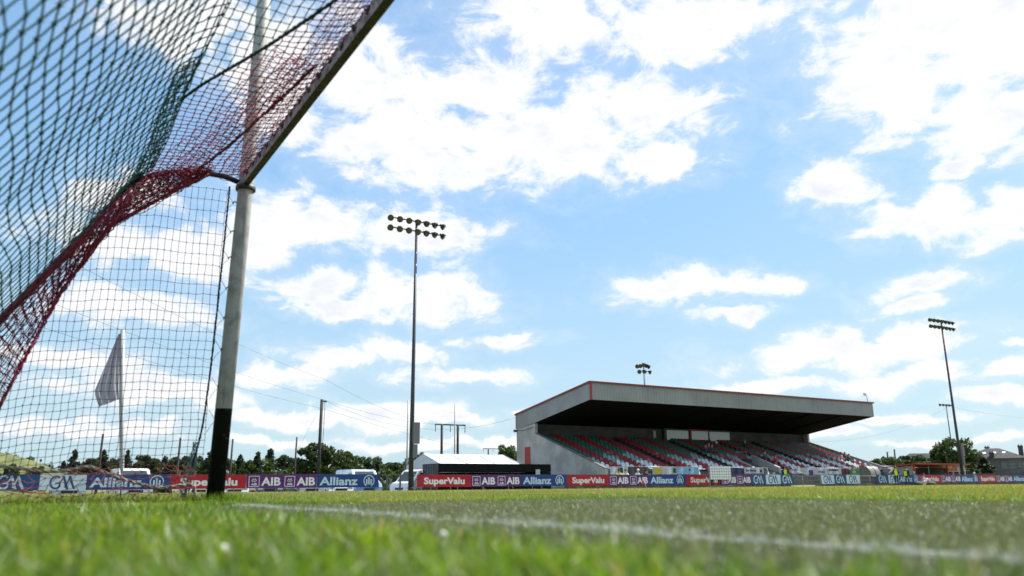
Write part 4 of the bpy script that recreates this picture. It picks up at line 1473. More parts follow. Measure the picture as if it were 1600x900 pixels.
def wire(P0, P1, sag, lab, r=0.012, n=24, spans=None):
    mb = MB()
    P0, P1 = Vector(P0), Vector(P1)
    r *= 0.55
    mb.tube([P0.lerp(P1, i / n) - Vector((0, 0, sag * 4 * (i / n) * (1 - i / n))) for i in range(n + 1)], r, 4)
    tag(mb.build('power_wire', M_WIRE), lab, 'wire', 'overhead wires')


wire(at(-40, 330, 30), p503 + Vector((0.3, 0, 1.9)), 0.4, 'upper overhead wire crossing behind the net to the power pole', 0.014)
wire(at(-40, 425, 36), p503 + Vector((0.0, 0, 0.0)), 0.3, 'middle overhead wire crossing behind the net to the power pole', 0.014)
wire(at(-40, 476, 40), p503 + Vector((0.2, 0, -0.9)), 0.3, 'lower overhead wire crossing behind the net to the power pole', 0.014)
wire(p503 + Vector((0.3, 0, 1.9)), at(690, 664, 119), 0.8, 'upper overhead wire from the power pole to the twin frame', 0.022)
wire(p503, at(722, 664, 119), 0.8, 'lower overhead wire from the power pole to the twin frame', 0.022)
wire(p503 + Vector((0.2, 0, -0.9)), at(780, 705, 200), 0.9, 'lowest overhead wire running past the marquee', 0.022)
wire(p503 + Vector((0.3, 0, -0.1)), at(806, 652, 68), 1.9, 'cable strung from the power pole to the stand corner', 0.016)
wire(at(1266, 690, 120), at(1478, 638, 110), 2.2, 'wire running from behind the stand to the far floodlight', 0.03)
wire(at(1478, 634, 110), at(1680, 655, 130), 1.2, 'wire running right from the far floodlight', 0.03)
wire(p503 + Vector((0, 0, -0.4)), at(462, 708, 74), 0.1, 'stay wire of the tall power pole', 0.014)
# ------------------------------------------------------------------ marquee, bar container, vehicles
M_TENT = mat('marquee_pvc', (0.66, 0.67, 0.69), 0.5, var=0.05, vscale=2)
TX, TYa, TYb = 29.94, 60.0, 66.7
tent = empty('marquee', (TX, TYa, -0.6), 0, 'white ridge marquee behind the black container', 'marquee')
TL, TD, TE, TR = 7.95, 6.7, 2.55, 3.5
pk = TD / 2
seams = 3
for k in range(seams):
    a, b = TL * k / seams, TL * (k + 1) / seams
    n = 6
    mb = MB()
    for sgn in (0, 1):
        vs2 = []
        for j in range(n + 1):
            t = j / n
            y = (t * pk) if not sgn else (TD - t * pk)
            z = TE + (TR - TE) * t - 0.05 * math.sin(math.pi * t)
            for i in range(5):
                s = i / 4
                vs2.append((a + 0.02 + (b - a - 0.04) * s, y, z - 0.035 * math.sin(math.pi * s)))
        mb.add(vs2, [(j * 5 + i, j * 5 + i + 1, (j + 1) * 5 + i + 1, (j + 1) * 5 + i) for j in range(n) for i in range(4)], 0, True)
    mb.build('roof_panel', M_TENT, tent)
for k in range(seams + 1):
    x = TL * k / seams
    MB().bar((x, -0.01, TE), (x, pk, TR + 0.005), 0.07, 0.03).build('rafter', mat('marquee_frame', (0.45, 0.46, 0.48), 0.4, 0.5), tent)
for x in (0.0, TL):
    mb = MB()
    n = 12
    prs = [(TD * i / n, TE + (TR - TE) * (1 - abs(i / n - 0.5) * 2)) for i in range(n + 1)]
    vs2 = []
    for i, (y, z) in enumerate(prs):
        off = 0.05 * (1 if i % 2 else -1)
        vs2 += [(x + off, y, 0.0), (x + off * 0.3, y, z)]
    mb.add(vs2, [(2 * i, 2 * i + 2, 2 * i + 3, 2 * i + 1) for i in range(n)], 0, True)
    mb.build('gable_wall', M_TENT, tent)
for y in (0.0, TD):
    MB().box((0.02, y - 0.01, 0.0), (TL - 0.02, y + 0.01, TE - 0.02)).build('side_wall', M_TENT, tent)

# black bar container
M_CNT = mat('container_black', (0.008, 0.009, 0.010), 0.8, 0.0, var=0.2, vscale=2, spec=0.1)
M_CNT2 = mat('container_side', (0.085, 0.09, 0.10), 0.6, 0.1, var=0.2, vscale=2)
cx0, cx1, cy0, cy1, cz1 = 26.45, 36.3, 53.2, 56.0, 1.74
cont = empty('bar_container', (cx0, cy0, -0.6), 0, 'black bar container with a long dark serving opening behind the purple board', 'container')
cH, cW, cD = cz1 + 0.6, cx1 - cx0, cy1 - cy0
MB().box((0, 0.05, cH - 0.55), (cW, cD, cH)).build('top_beam', M_CNT, cont)
MB().box((0, 0.05, 0), (cW, 0.12, 1.35)).build('counter_front', M_CNT, cont)
MB().box((0.05, cD - 0.1, 0), (cW, cD, cH - 0.56)).build('rear_wall', M_CNT, cont)
MB().box((cW - 0.9, 0.05, 1.36), (cW, cD - 0.12, cH - 0.56)).build('end_wall', M_CNT, cont)
MB().box((0.0, 0.0, cH + 0.004), (cW, cD, cH + 0.04)).build('roof', M_CNT, cont)
sd = MB()
n = 9
for k in range(n):
    y0 = 0.1 + (cD - 0.2) * k / n
    q = (cD - 0.2) / n
    sd.add([(-0.03, y0, 0.05), (-0.03, y0 + q * .55, 0.05), (0.03, y0 + q * .65, 0.05), (0.03, y0 + q * .95, 0.05), (-0.03, y0 + q, 0.05),
            (-0.03, y0, cH), (-0.03, y0 + q * .55, cH), (0.03, y0 + q * .65, cH), (0.03, y0 + q * .95, cH), (-0.03, y0 + q, cH)], [(i, i + 1, i + 6, i + 5) for i in range(4)])
sd.build('corrugated_side', M_CNT2, cont)
M_SHELF = mat('shelf_wood', (0.09, 0.05, 0.03), 0.7)
MB().box((0.6, cD - 0.5, 1.5), (cW - 1.1, cD - 0.15, 1.54)).build('shelf', M_SHELF, cont)
MB().box((cW - 1.45, 0.0, 1.3), (cW - 1.05, 0.04, 1.98)).build('poster', M_BW, cont)
bot_me = [MB().lathe([(0, 0), (0.04, 0), (0.04, 0.16), (0.015, 0.22), (0.015, 0.29), (0, 0.29)], 8).mesh('bottle', mat('bottle_%d' % i, c, 0.2)) for i, c in enumerate(((0.10, 0.03, 0.02), (0.03, 0.07, 0.03), (0.35, 0.28, 0.1)))]
for k in range(22):
    o = obj('bottle', bot_me[k % 3])
    o.location = (cx0 + 0.9 + k * 0.33 + 0.05 * math.sin(k * 5), cy1 - 0.32, -0.6 + 1.541)
    tag(o, 'small bottle on the shelf inside the black bar container', 'bottle', 'bottles in the bar')

# ---- vehicles, front along +x in their own frame
M_TYRE = mat('tyre', (0.018, 0.018, 0.018), 0.85)
M_RIM = mat('wheel_rim', (0.35, 0.36, 0.37), 0.35, 0.8)
M_VGL = mat('vehicle_glass', (0.03, 0.04, 0.045), 0.06, spec=0.9)
M_BUMP = mat('bumper_black', (0.02, 0.02, 0.022), 0.6)
M_LIGHT = mat('headlight', (0.6, 0.62, 0.64), 0.1, spec=0.9)
M_PLATE = mat('number_plate', (0.7, 0.7, 0.66), 0.5)
wheel_mb = MB().lathe([(0.20, -0.10), (0.30, -0.10), (0.325, -0.07), (0.325, 0.07), (0.30, 0.10), (0.20, 0.10)], 18, M=Matrix.Rotation(R(90), 4, 'X'))
wheel_me = wheel_mb.mesh('wheel', M_TYRE)
rim_me = MB().lathe([(0, 0.085), (0.07, 0.095), (0.16, 0.06), (0.21, 0.09), (0.215, -0.09), (0, -0.085)], 18, M=Matrix.Rotation(R(90), 4, 'X')).mesh('rim', M_RIM)


def vehicle(name, x, y, z, rz, prof_, w_, wb, paint, label, cat, glass, group=None, tum=0.12, belt=0.95):
    e = empty(name, (x, y, z), rz, label, cat, group)
    mb = MB()
    n = len(prof_)
    top = max(q[1] for q in prof_)
    xs_ = [(-1.0, 0.0), (-0.86, 0.03), (0.86, 0.03), (1.0, 0.0)]
    rows_ = []
    for side_ in (-1, 1):
        for inset in (0, 1):
            r_ = []
            for (px, pz) in prof_:
                hw = w_ / 2 - (tum * max(0, pz - belt) / max(0.1, top - belt)) - (0.0 if inset == 0 else 0.06)
                pz2 = pz + (0.02 if inset and pz > belt else 0)
                r_.append((px, side_ * hw, pz2))
            rows_.append(r_)
    A, A2, B, B2 = rows_[0], rows_[1], rows_[2], rows_[3]
    vs2 = A + A2 + B2 + B
    f2 = [tuple(range(n)), tuple(range(3 * n, 4 * n))[::-1]]
    for s_ in range(3):
        for i in range(n):
            f2.append((s_ * n + i, s_ * n + (i + 1) % n, (s_ + 1) * n + (i + 1) % n, (s_ + 1) * n + i))
    mb.add(vs2, f2)
    mb.build('body', paint, e)
    for nm, quad in glass:
        g_ = MB()
        if len(quad[0]) == 2:          # side window, both sides
            for side_ in (-1, 1):
                g_ = MB()
                pts_ = []
                for (px, pz) in quad:
                    hw = w_ / 2 - tum * max(0, pz - belt) / max(0.1, top - belt) + 0.006
                    pts_.append((px, side_ * hw, pz))
                g_.add(pts_, [tuple(range(len(pts_)))])
                g_.build(nm, M_VGL, e)
        else:
            g_.add(quad, [tuple(range(len(quad)))])
            g_.build(nm, M_VGL, e)
    for wx in wb:
        for side_ in (-1, 1):
            w1 = obj('wheel', wheel_me, e)
            w1.location = (wx, side_ * (w_ / 2 - 0.09), 0.325)
            if side_ > 0:
                w1.rotation_euler = (0, 0, math.pi)
            obj('rim', rim_me, w1)
    fx_ = max(q[0] for q in prof_)
    for side_ in (-1, 1):
        MB().box((fx_ - 0.30, side_ * (w_ / 2 - 0.24) - 0.17, 0.62), (fx_ - 0.03, side_ * (w_ / 2 - 0.24) + 0.17, 0.76)).build('headlight', M_LIGHT, e)
    MB().box((fx_ - 0.22, -w_ / 2 + 0.12, 0.26), (fx_ + 0.035, w_ / 2 - 0.12, 0.44)).build('bumper', M_BUMP, e)
    MB().box((fx_ - 0.2, -0.42, 0.52), (fx_ + 0.012, 0.42, 0.68)).build('grille', M_BUMP, e)
    MB().box((fx_ + 0.02, -0.26, 0.38), (fx_ + 0.045, 0.26, 0.49)).build('number_plate', M_PLATE, e)
    for side_ in (-1, 1):
        MB().box((0.55, side_ * (w_ / 2 + 0.08) - 0.08, belt), (0.68, side_ * (w_ / 2 + 0.08) + 0.08, belt + 0.15)).build('mirror', paint, e)
    return e


CARP = [(-2.1, 0.35), (-2.15, 0.75), (-2.0, 0.98), (-1.55, 1.12), (-1.0, 1.42), (-0.3, 1.47), (0.3, 1.43), (1.0, 0.98), (1.75, 0.86), (2.05, 0.72), (2.12, 0.5), (2.05, 0.28), (-2.0, 0.26)]
CARG = [('windscreen', [(0.36, -0.66, 1.425), (0.36, 0.66, 1.425), (1.02, 0.74, 0.995), (1.02, -0.74, 0.995)]), ('side_window', [(-1.0, 1.36), (0.25, 1.38), (0.85, 1.0), (-1.3, 1.02)])]
VANP = [(-2.55, 0.35), (-2.58, 1.0), (-2.5, 1.95), (-2.35, 2.0), (1.05, 1.98), (1.3, 1.9), (2.0, 1.12), (2.42, 0.98), (2.55, 0.75), (2.56, 0.4), (2.4, 0.26), (-2.4, 0.26)]
VANG = [('windscreen', [(1.36, -0.70, 1.86), (1.36, 0.70, 1.86), (2.0, 0.80, 1.15), (2.0, -0.80, 1.15)]), ('side_window', [(0.55, 1.75), (1.2, 1.78), (1.75, 1.2), (0.55, 1.15)])]
W_ = mat('car_paint_white', (0.72, 0.73, 0.74), 0.25, coat=0.6)
S_ = mat('car_paint_silver', (0.32, 0.34, 0.36), 0.25, 0.5, coat=0.6)
B_ = mat('car_paint_dark', (0.02, 0.022, 0.03), 0.22, coat=0.6)
BL_ = mat('van_paint_blue_white', (0.66, 0.74, 0.82), 0.12, col2=(0.12, 0.30, 0.62), vscale=0.9, coat=1.0)
for x, y, m, lab in ((10.1, 56.0, W_, 'white car parked behind the red board next to the goalpost'), (12.4, 56.5, W_, 'second white car parked right of the goalpost behind the purple board'), (14.6, 56.2, B_, 'dark car parked behind the purple board'),
                     (17.4, 56.2, S_, 'silver car parked under the left edge of the blue board'), (19.6, 56.6, W_, 'white car parked next to the blue and white van'), (3.0, 56.4, S_, 'silver car parked behind the pale board beyond the net'), (24.4, 72.0, B_, 'dark car seen far back through the wire fence'), (22.9, 71.5, W_, 'pale car seen far back through the wire fence')):
    vehicle('parked_car', x, y, -0.6, R(-90), CARP, 1.78, (-1.3, 1.3), m, lab, 'car', CARG, 'cars parked behind the boards')
vehicle('parked_van', 22.0, 57.8, -0.6, R(-92), VANP, 1.98, (-1.6, 1.55), BL_, 'shiny blue and white van with its roof above the blue board', 'van', VANG)
vehicle('parked_van', 6.55, 57.6, -0.6, R(-88), VANP, 1.95, (-1.6, 1.55), W_, 'white van whose roof shows above the board behind the flag', 'van', VANG)
vehicle('parked_van', 27.1, 57.2, -0.6, R(200), VANP, 1.98, (-1.6, 1.55), W_, 'white panel van parked beside the floodlight mast', 'van', VANG)
# grass bank far left
bank = MB()
n = 24
vs2, f2 = [], []
for j in range(9):
    for i in range(n + 1):
        t = i / n
        x = -30 + 42 * t
        y = 62 + j * 3.2
        hgt = (4.9 * (1 - smooth01((x + 6) / 18.5))) * smooth01(j / 3.2) * (1 - 0.2 * j / 8) - 0.75 + 0.12 * math.sin(i * 1.7 + j)
        vs2.append((x, y, hgt))
f2 = [(j * (n + 1) + i, j * (n + 1) + i + 1, (j + 1) * (n + 1) + i + 1, (j + 1) * (n + 1) + i) for j in range(8) for i in range(n)]
bank.add(vs2, f2, 0, True)
tag(bank.build('grass_bank', mat('bank_grass', (0.07, 0.09, 0.02), 0.9, col2=(0.13, 0.13, 0.04), vscale=0.7, bump=0.8, bscale=6)), kind='structure')
# ------------------------------------------------------------------ trees
M_LEAF = leaf_mat('leaf_deciduous', (0.020, 0.042, 0.010), (0.055, 0.085, 0.020), 0.25, 0.6)
M_NEED = leaf_mat('leaf_conifer', (0.012, 0.030, 0.013), (0.030, 0.055, 0.022), 0.12, 0.7)
M_BARK = mat('bark', (0.06, 0.05, 0.04), 0.9, var=0.3, vscale=5)


def leaf_cloud(pts, size, m, name, rg):
    n = len(pts)
    a = rg.normal(size=(n, 3))
    a /= np.linalg.norm(a, axis=1)[:, None]
    b = rg.normal(size=(n, 3))
    b -= a * (a * b).sum(1)[:, None]
    b /= np.linalg.norm(b, axis=1)[:, None]
    s = (size * rg.uniform(0.6, 1.3, n))[:, None]
    a, b = a * s, b * s * 0.62
    P_ = np.asarray(pts)
    V = np.stack([P_ - a, P_ - b * .9, P_ + a, P_ + b], 1).reshape(-1, 3)
    me = bpy.data.meshes.new(name)
    F = np.arange(n * 4).reshape(-1, 4)
    me.from_pydata(V.tolist(), [], F.tolist())
    me.materials.append(m)
    return me


def dec_tree(seed, h=6.0, wdt=5.0, leaves=6000, size=0.19):
    rg = np.random.default_rng(seed)
    tr = MB()
    fork = 0.28 * h
    tr.tube([(0, 0, -0.3), (0.05, 0.02, fork * .6), (0.0, 0.05, fork)], [0.045 * h * .6, 0.034 * h * .6, 0.028 * h * .6], 8)
    pts = []
    ncl = 34
    for k in range(ncl):
        a = rg.uniform(0, 6.283)
        t = rg.uniform(0.0, 1.0)
        zc = h * (0.26 + 0.68 * t)
        prof_r = wdt / 2 * math.sqrt(max(0.03, 1 - ((t - 0.40) / 0.64) ** 2))
        rr = prof_r * (0.35 + 0.55 * math.sqrt(rg.uniform()))
        c = np.array([rr * math.cos(a), rr * math.sin(a), zc])
        rad = wdt * rg.uniform(0.085, 0.17)
        tr.tube([(0, 0.03, fork * rg.uniform(.7, 1.0)), tuple(c * np.array([.45, .45, .78])), tuple(c)], [0.014 * h, 0.008 * h, 0.003 * h], 5)
        m_ = int(leaves / ncl)
        q = rg.normal(size=(m_, 3))
        q /= np.linalg.norm(q, axis=1)[:, None]
        q *= (rad * rg.uniform(0.25, 1.0, m_) ** 0.5)[:, None]
        q[:, 2] *= 0.72
        pts.append(c + q)
    return tr.mesh('trunk', M_BARK), leaf_cloud(np.concatenate(pts), size, M_LEAF, 'crown', rg)


def con_tree(seed, h=6.0, wdt=3.2, leaves=4200, size=0.17):
    rg = np.random.default_rng(seed)
    tr = MB().tube([(0, 0, -0.3), (0.03, 0, h * .5), (0, 0, h * .99)], [0.03 * h * .5, 0.02 * h * .5, 0.01], 7)
    pts = []
    lev = 15
    for k in range(lev):
        t = k / (lev - 1)
        z = h * (0.10 + 0.86 * t)
        rmax = wdt / 2 * (1 - t) ** 0.85 + 0.10
        nb = max(3, int(9 * (1 - t) + 3))
        for b in range(nb):
            a = rg.uniform(0, 6.283)
            L_ = rmax * rg.uniform(0.6, 1.12)
            tip = np.array([L_ * math.cos(a), L_ * math.sin(a), z + L_ * rg.uniform(-0.05, 0.35)])
            tr.tube([(0, 0, z), tuple(tip)], [0.02, 0.006], 4, cap=False)
            m_ = int(leaves / lev / nb * (0.4 + 1.3 * (1 - t)))
            s = rg.uniform(0.12, 1.05, m_)[:, None]
            pts.append(np.array([0, 0, z]) + (tip - np.array([0, 0, z])) * s + rg.normal(0, 0.085, (m_, 3)) * np.array([1, 1, 1.1]))
    pts.append(np.stack([rg.normal(0, .05, 40), rg.normal(0, .05, 40), h * rg.uniform(0.9, 1.02, 40)], 1))
    return tr.mesh('trunk', M_BARK), leaf_cloud(np.concatenate(pts), size, M_NEED, 'crown', rg)


DEC = [dec_tree(100 + i, wdt=w__) for i, w__ in enumerate((5.0, 6.0, 5.4, 6.6))]
CON = [con_tree(200 + i, wdt=w__) for i, w__ in enumerate((3.0, 3.4, 2.8))]


def tree(x, y, h, wd, kind, k, label, group, name=None):
    z = ground_z(x, y)
    e = empty(name or ('conifer_tree' if kind == 'c' else 'leafy_tree'), (x, y, z), k * 1.37, label, 'tree', group)
    src = CON if kind == 'c' else DEC
    tm, cm = src[k % len(src)]
    base_w = (3.0, 3.4, 2.8)[k % 3] if kind == 'c' else (5.0, 6.0, 5.4, 6.6)[k % 4]
    if kind == 'c':
        wd *= 1.3
    sc = (wd / base_w, wd / base_w, h / 6.0)
    for nm, me in (('trunk', tm), ('crown', cm)):
        o = obj(nm, me, e)
        o.scale = sc
    return e


TREES = [(20, 724, 24, 'd', 66, 'small bush on the bank at the far left behind the net'), (60, 730, 36, 'd', 66, 'second small bush low on the grass bank'),
         (100, 722, 26, 'c', 88, 'short conifer where the grass bank ends'), (118, 704, 26, 'c', 92, 'slim conifer left of the flag, nearest the bank'), (142, 716, 34, 'd', 95, 'leafy tree between the bank conifer and the net post'),
         (163, 705, 30, 'c', 96, 'conifer behind the net post left of the flag'), (182, 716, 34, 'd', 98, 'leafy tree just left of the flag pole'), (200, 704, 26, 'c', 92, 'conifer just right of the flag pole'),
         (228, 711, 52, 'd', 98, 'broad leafy tree right of the flag above the white van'), (258, 714, 32, 'c', 100, 'conifer between two broad trees behind the net'), (284, 714, 42, 'd', 96, 'leafy tree behind the net near the goalpost'), (306, 711, 42, 'd', 100, 'leafy tree touching the net edge rope'),
         (330, 707, 34, 'c', 96, 'conifer hidden half by the goalpost'), (352, 716, 40, 'd', 98, 'leafy tree close behind the goalpost'), (376, 712, 28, 'c', 98, 'first conifer right of the goalpost'), (388, 718, 32, 'd', 98, 'low leafy tree between the conifers right of the goalpost'),
         (403, 707, 32, 'c', 98, 'taller conifer second from the goalpost'), (423, 703, 34, 'c', 100, 'tallest conifer midway between goalpost and large tree'), (447, 712, 52, 'd', 104, 'round leafy tree left of the large dark tree'), (470, 718, 36, 'd', 100, 'low leafy tree at the left foot of the large dark tree'),
         (497, 691, 66, 'd', 96, 'large dark leafy tree behind the tall power pole'), (535, 705, 50, 'd', 98, 'leafy tree second right of the power pole'), (563, 713, 36, 'd', 104, 'paler leafy tree behind the blue van'), (582, 713, 40, 'd', 100, 'leafy tree above the right end of the blue board'), (612, 722, 56, 'd', 102, 'low broad tree behind the wire fence gap'),
         (658, 708, 26, 'd', 130, 'tree peeping between mast and marquee gable'), (791, 696, 44, 'd', 120, 'round dark tree between marquee and grandstand')]
for k, (u, v, wpx, kd, Y, lab) in enumerate(TREES):
    q = at(u, v, Y)
    fwd = q.x * math.sin(HEAD) + q.y * math.cos(HEAD)
    bank_z = 0.0
    tree(q.x, q.y, q.z - ground_z(q.x, q.y), wpx * fwd / 1278 * 1.06, kd, k, lab, 'trees along the left boundary')
# undergrowth that closes the row below the crowns
rg = np.random.default_rng(5)
n_ = 26000
uu = rg.uniform(-40, 640, n_)
P_ = []
for u_ in uu:
    k_ = rg.uniform() < 0.6
    q = at(u_, 735, (100 if k_ else 79) + rg.normal(0, 1.5))
    hh = (3.0 if k_ else 1.35) + (0.8 if k_ else 0.25) * (math.sin(u_ * 0.05) + 0.6 * math.sin(u_ * 0.17))
    P_.append((q.x, q.y, ground_z(q.x, q.y) + hh * rg.uniform() ** 0.7))
tag(obj('undergrowth', leaf_cloud(np.array(P_), 0.26, M_LEAF, 'undergrowth', rg)), 'dark undergrowth and hedge below the row of trees', 'hedge', kind='stuff')

# hedge along the top of the grass bank
P_ = []
for _ in range(3500):
    q = at(rg.uniform(-60, 150), 705, 82 + rg.normal(0, 0.6))
    zt = (4.9 * (1 - smooth01((q.x + 6) / 18.5))) * 0.84 - 0.9
    P_.append((q.x, q.y, zt + abs(rg.normal(0, 0.32))))
tag(obj('undergrowth', leaf_cloud(np.array(P_), 0.2, M_LEAF, 'undergrowth', rg)), 'dark hedge along the top of the grass bank', 'hedge', kind='stuff')
# right hand side
big = at(1487, 687, 72)
RT = [(1487, 684, 66, 'd', 72, 'large dark tree behind the right floodlight mast'), (1472, 697, 42, 'd', 74, 'leafy tree joined to the left of the large dark tree'), (1510, 704, 36, 'd', 74, 'leafy tree between the large tree and the house'),
      (1368, 717, 34, 'd', 100, 'dark hedge tree just right of the stand end'), (1390, 713, 40, 'd', 100, 'dark hedge tree below the twin far poles'), (1412, 712, 40, 'd', 102, 'dark hedge tree in front of the grey gable'), (1434, 712, 40, 'd', 100, 'dark hedge tree right of the grey gable'), (1455, 716, 36, 'd', 100, 'dark hedge tree next to the large tree'),
      (1536, 715, 30, 'c', 68, 'conical evergreen shrub in front of the house'), (1516, 731, 30, 'd', 67, 'low bush at the left corner of the house')]
for k, (u, v, wpx, kd, Y, lab) in enumerate(RT):
    q = at(u, v, Y)
    fwd = q.x * math.sin(HEAD) + q.y * math.cos(HEAD)
    tree(q.x, q.y, q.z, wpx * fwd / 1278 * 1.08, kd, k + 3, lab, 'trees on the right behind the dugouts')
for u, v, lab in ((1386, 706, 'distant leaning pole above the right hedge'), (1397, 702, 'distant pole with cross arm above the right hedge')):
    q = at(u, v, 120)
    pole(q.x, q.y, q.z, 0.22, lab, 'utility_pole', extras=True)
# hedge base
n_ = 3000
P_ = []
for _ in range(n_):
    q = at(rg.uniform(1350, 1530), 735, 98 + rg.normal(0, 1.5))
    P_.append((q.x, q.y, abs(rg.normal(0, 1.3))))
tag(obj('undergrowth', leaf_cloud(np.array(P_), 0.3, M_LEAF, 'undergrowth', rg)), 'dark hedge behind the dugouts below the trees', 'hedge', kind='stuff')

# ------------------------------------------------------------------ house at the right
M_SLATE = mat('slate', (0.095, 0.092, 0.095), 0.95, col2=(0.06, 0.058, 0.06), vscale=2.5, spec=0.08)
M_HWALL = mat('house_render', (0.155, 0.150, 0.145), 0.9, var=0.15, vscale=0.8)
M_QUOIN = mat('quoin_stone', (0.30, 0.29, 0.28), 0.85, var=0.15, vscale=3)
M_CHIM = mat('chimney_render', (0.075, 0.07, 0.07), 0.9)


def hip_house(x, y, rz, L_, D_, eave, ridge, label, windows, chimneys, sky=(), quoin=True):
    h_ = empty('house', (x, y, 0), rz, label, 'house')
    MB().box((0, 0, -0.4), (L_, D_, eave)).build('wall', M_HWALL, h_)
    o_ = 0.35
    rp = D_ / 2
    V = [(-o_, -o_, eave - .05), (L_ + o_, -o_, eave - .05), (L_ + o_, D_ + o_, eave - .05), (-o_, D_ + o_, eave - .05), (rp * .85, rp, ridge), (L_ - rp * .85, rp, ridge)]
    r_ = MB().add(V, [(0, 1, 5, 4), (1, 2, 5), (2, 3, 4, 5), (3, 0, 4), (0, 3, 2, 1)]).build('roof', M_SLATE, h_)
    for (cx_, cy_, hz) in chimneys:
        c_ = MB().box((cx_ - .34, cy_ - .3, eave), (cx_ + .34, cy_ + .3, hz)).box((cx_ - .4, cy_ - .36, hz), (cx_ + .4, cy_ + .36, hz + .12)).build('chimney', M_CHIM, r_)
        for dx in (-.18, .18):
            c_2 = MB().lathe([(.1, hz + .12), (.08, hz + .34), (0, hz + .34)], 8, M=Matrix.Translation((cx_ + dx, cy_, 0))).build('chimney_pot', M_CHIM, r_)
    for (t_, s_) in sky:
        a, b = V[0], V[1]
        f0, f1 = s_, s_ + 0.15
        pt = lambda t, f: Vector((t, -o_ + (rp + o_) * f, eave - .05 + (ridge - eave + .05) * f + 0.05))
        MB().add([pt(t_, f0), pt(t_ + .45, f0), pt(t_ + .45, f1), pt(t_, f1)], [(0, 1, 2, 3)]).build('skylight', mat('skylight_glass', (0.75, 0.78, 0.8), 0.05, spec=1.0), r_)
    for (wx, wz, ww, wh) in windows:
        w1 = MB().box((wx, -0.03, wz), (wx + ww, 0.02, wz + wh)).build('window', M_VGL, h_)
        MB().box((wx - .06, -0.06, wz - .08), (wx + ww + .06, -0.035, wz)).build('sill', M_QUOIN, w1)
        MB().box((wx + ww / 2 - .03, -0.05, wz), (wx + ww / 2 + .03, -0.032, wz + wh)).box((wx, -0.05, wz + wh * .6), (wx + ww, -0.032, wz + wh * .66)).build('frame', M_QUOIN, w1)
    if quoin:
        for k in range(9):
            MB().box((L_ - (0.45 if k % 2 else 0.3), -0.04, 0.1 + k * 0.38), (L_ + 0.03, 0.3, 0.1 + k * 0.38 + 0.35)).build('quoin', M_QUOIN, h_)
    return h_


# wall line runs roughly across the view
e0, e1 = at(1516, 740, 72.5), at(1584, 740, 62.5)
e0 = Vector((131.3, 72.5, 0)); e1 = Vector((139.5, 59.5, 0))
hang = math.atan2(e1.y - e0.y, e1.x - e0.x)
# e0 -> e1 spans azimuth 1516..1600 px at about 150 m
hip_house(130.3, 73.4, R(-62), 8.6, 8.0, 3.85, 5.5, 'grey two storey house with hipped slate roof, three skylights and chimneys', [(1.0, 2.2, .8, .9), (5.2, 2.3, .8, .9), (6.3, 2.3, .8, .9), (7.4, 2.5, .7, .6), (5.2, 0.6, .8, 1.0)], [(3.6, 5.0, 5.65), (4.1, 0.4, 4.6)], sky=((2.9, 0.45), (4.3, 0.47), (5.6, 0.47)), quoin=True)
hip_house(134.6, 66.8, R(-62), 9.0, 8.5, 3.9, 5.4, 'grey wing of the house cut by the right edge of the picture', [(3.0, 2.4, .9, .9), (5.5, 2.4, .9, .9)], [(0.4, 4.0, 5.7)], quoin=False)
hip_house(*[at(1408, 740, 125).x, 125.0], R(-40), 16, 10, 4.4, 7.6, 'distant grey hipped roof above the hedge', [], [], quoin=False)
# low shed roof behind the clear shelter and the dark boundary wall
M_SHEET = mat('shed_sheet', (0.16, 0.165, 0.17), 0.9, 0.0, var=0.1, vscale=1, spec=0.1)
sh = empty('low_shed', (88.0, 60, 0), 0, 'long low shed with pale sheet roof right of the stand', 'shed')
MB().box((0, 0, -0.2), (12, 4, 1.5)).build('wall', M_SHEET, sh)
MB().prism([(-0.3, 1.52), (4.2, 2.25), (4.2, 2.32), (-0.3, 1.59)], 'x', -0.3, 12.3).build('roof', M_SHEET, sh)
tag(MB().box((88, 62, -0.2), (140, 62.3, 1.35)).build('boundary_wall', mat('boundary_wall_dark', (0.05, 0.05, 0.052), 0.9, var=0.3, vscale=1)), 'dark boundary wall in front of the house', 'wall')
# ------------------------------------------------------------------ dugouts and pitch side furniture
M_PERSP = mat('perspex_hazy', (0.17, 0.165, 0.155), 0.45, spec=0.3)
M_DARKST = mat('shelter_frame', (0.05, 0.052, 0.055), 0.5, 0.4)


def clear_shelter(x, y, label):
    s = empty('team_shelter', (x, y, 0), 0, label, 'shelter', 'curved clear team shelters')
    prof_ = [(-0.10, 0.05), (-0.12, 0.75), (-0.02, 1.25), (0.25, 1.62), (0.65, 1.78), (1.1, 1.80)]
    for k in range(1):
        x0 = k * 0.85
        mb = MB()
        mb.add([(x0 + 0.03 + a * 0.79, yy, z) for a in (0, 1) for yy, z in prof_], [(i, i + 1, 6 + i + 1, 6 + i) for i in range(5)], 0, True)
        mb.build('clear_panel', M_PERSP, s)
    for k in range(2):
        MB().tube([(k * 0.85, yy, z + 0.01) for yy, z in prof_], 0.03, 6).build('hoop', M_DARKST, s)
    MB().add([(0.0, yy, z) for yy, z in prof_] + [(0.0, 1.1, 0.05)], [tuple(range(7))]).build('end_panel', M_PERSP, s)
    MB().tube([(0, -0.13, 0.75), (0.85, -0.13, 0.75)], 0.025, 6).build('rail', M_DARKST, s)
    MB().box((0.05, 0.6, 0.38), (0.8, 0.95, 0.43)).box((0.1, 0.7, 0.0), (0.16, 0.8, 0.38)).box((0.7, 0.7, 0.0), (0.76, 0.8, 0.38)).build('bench', M_CONCD, s)
    return s


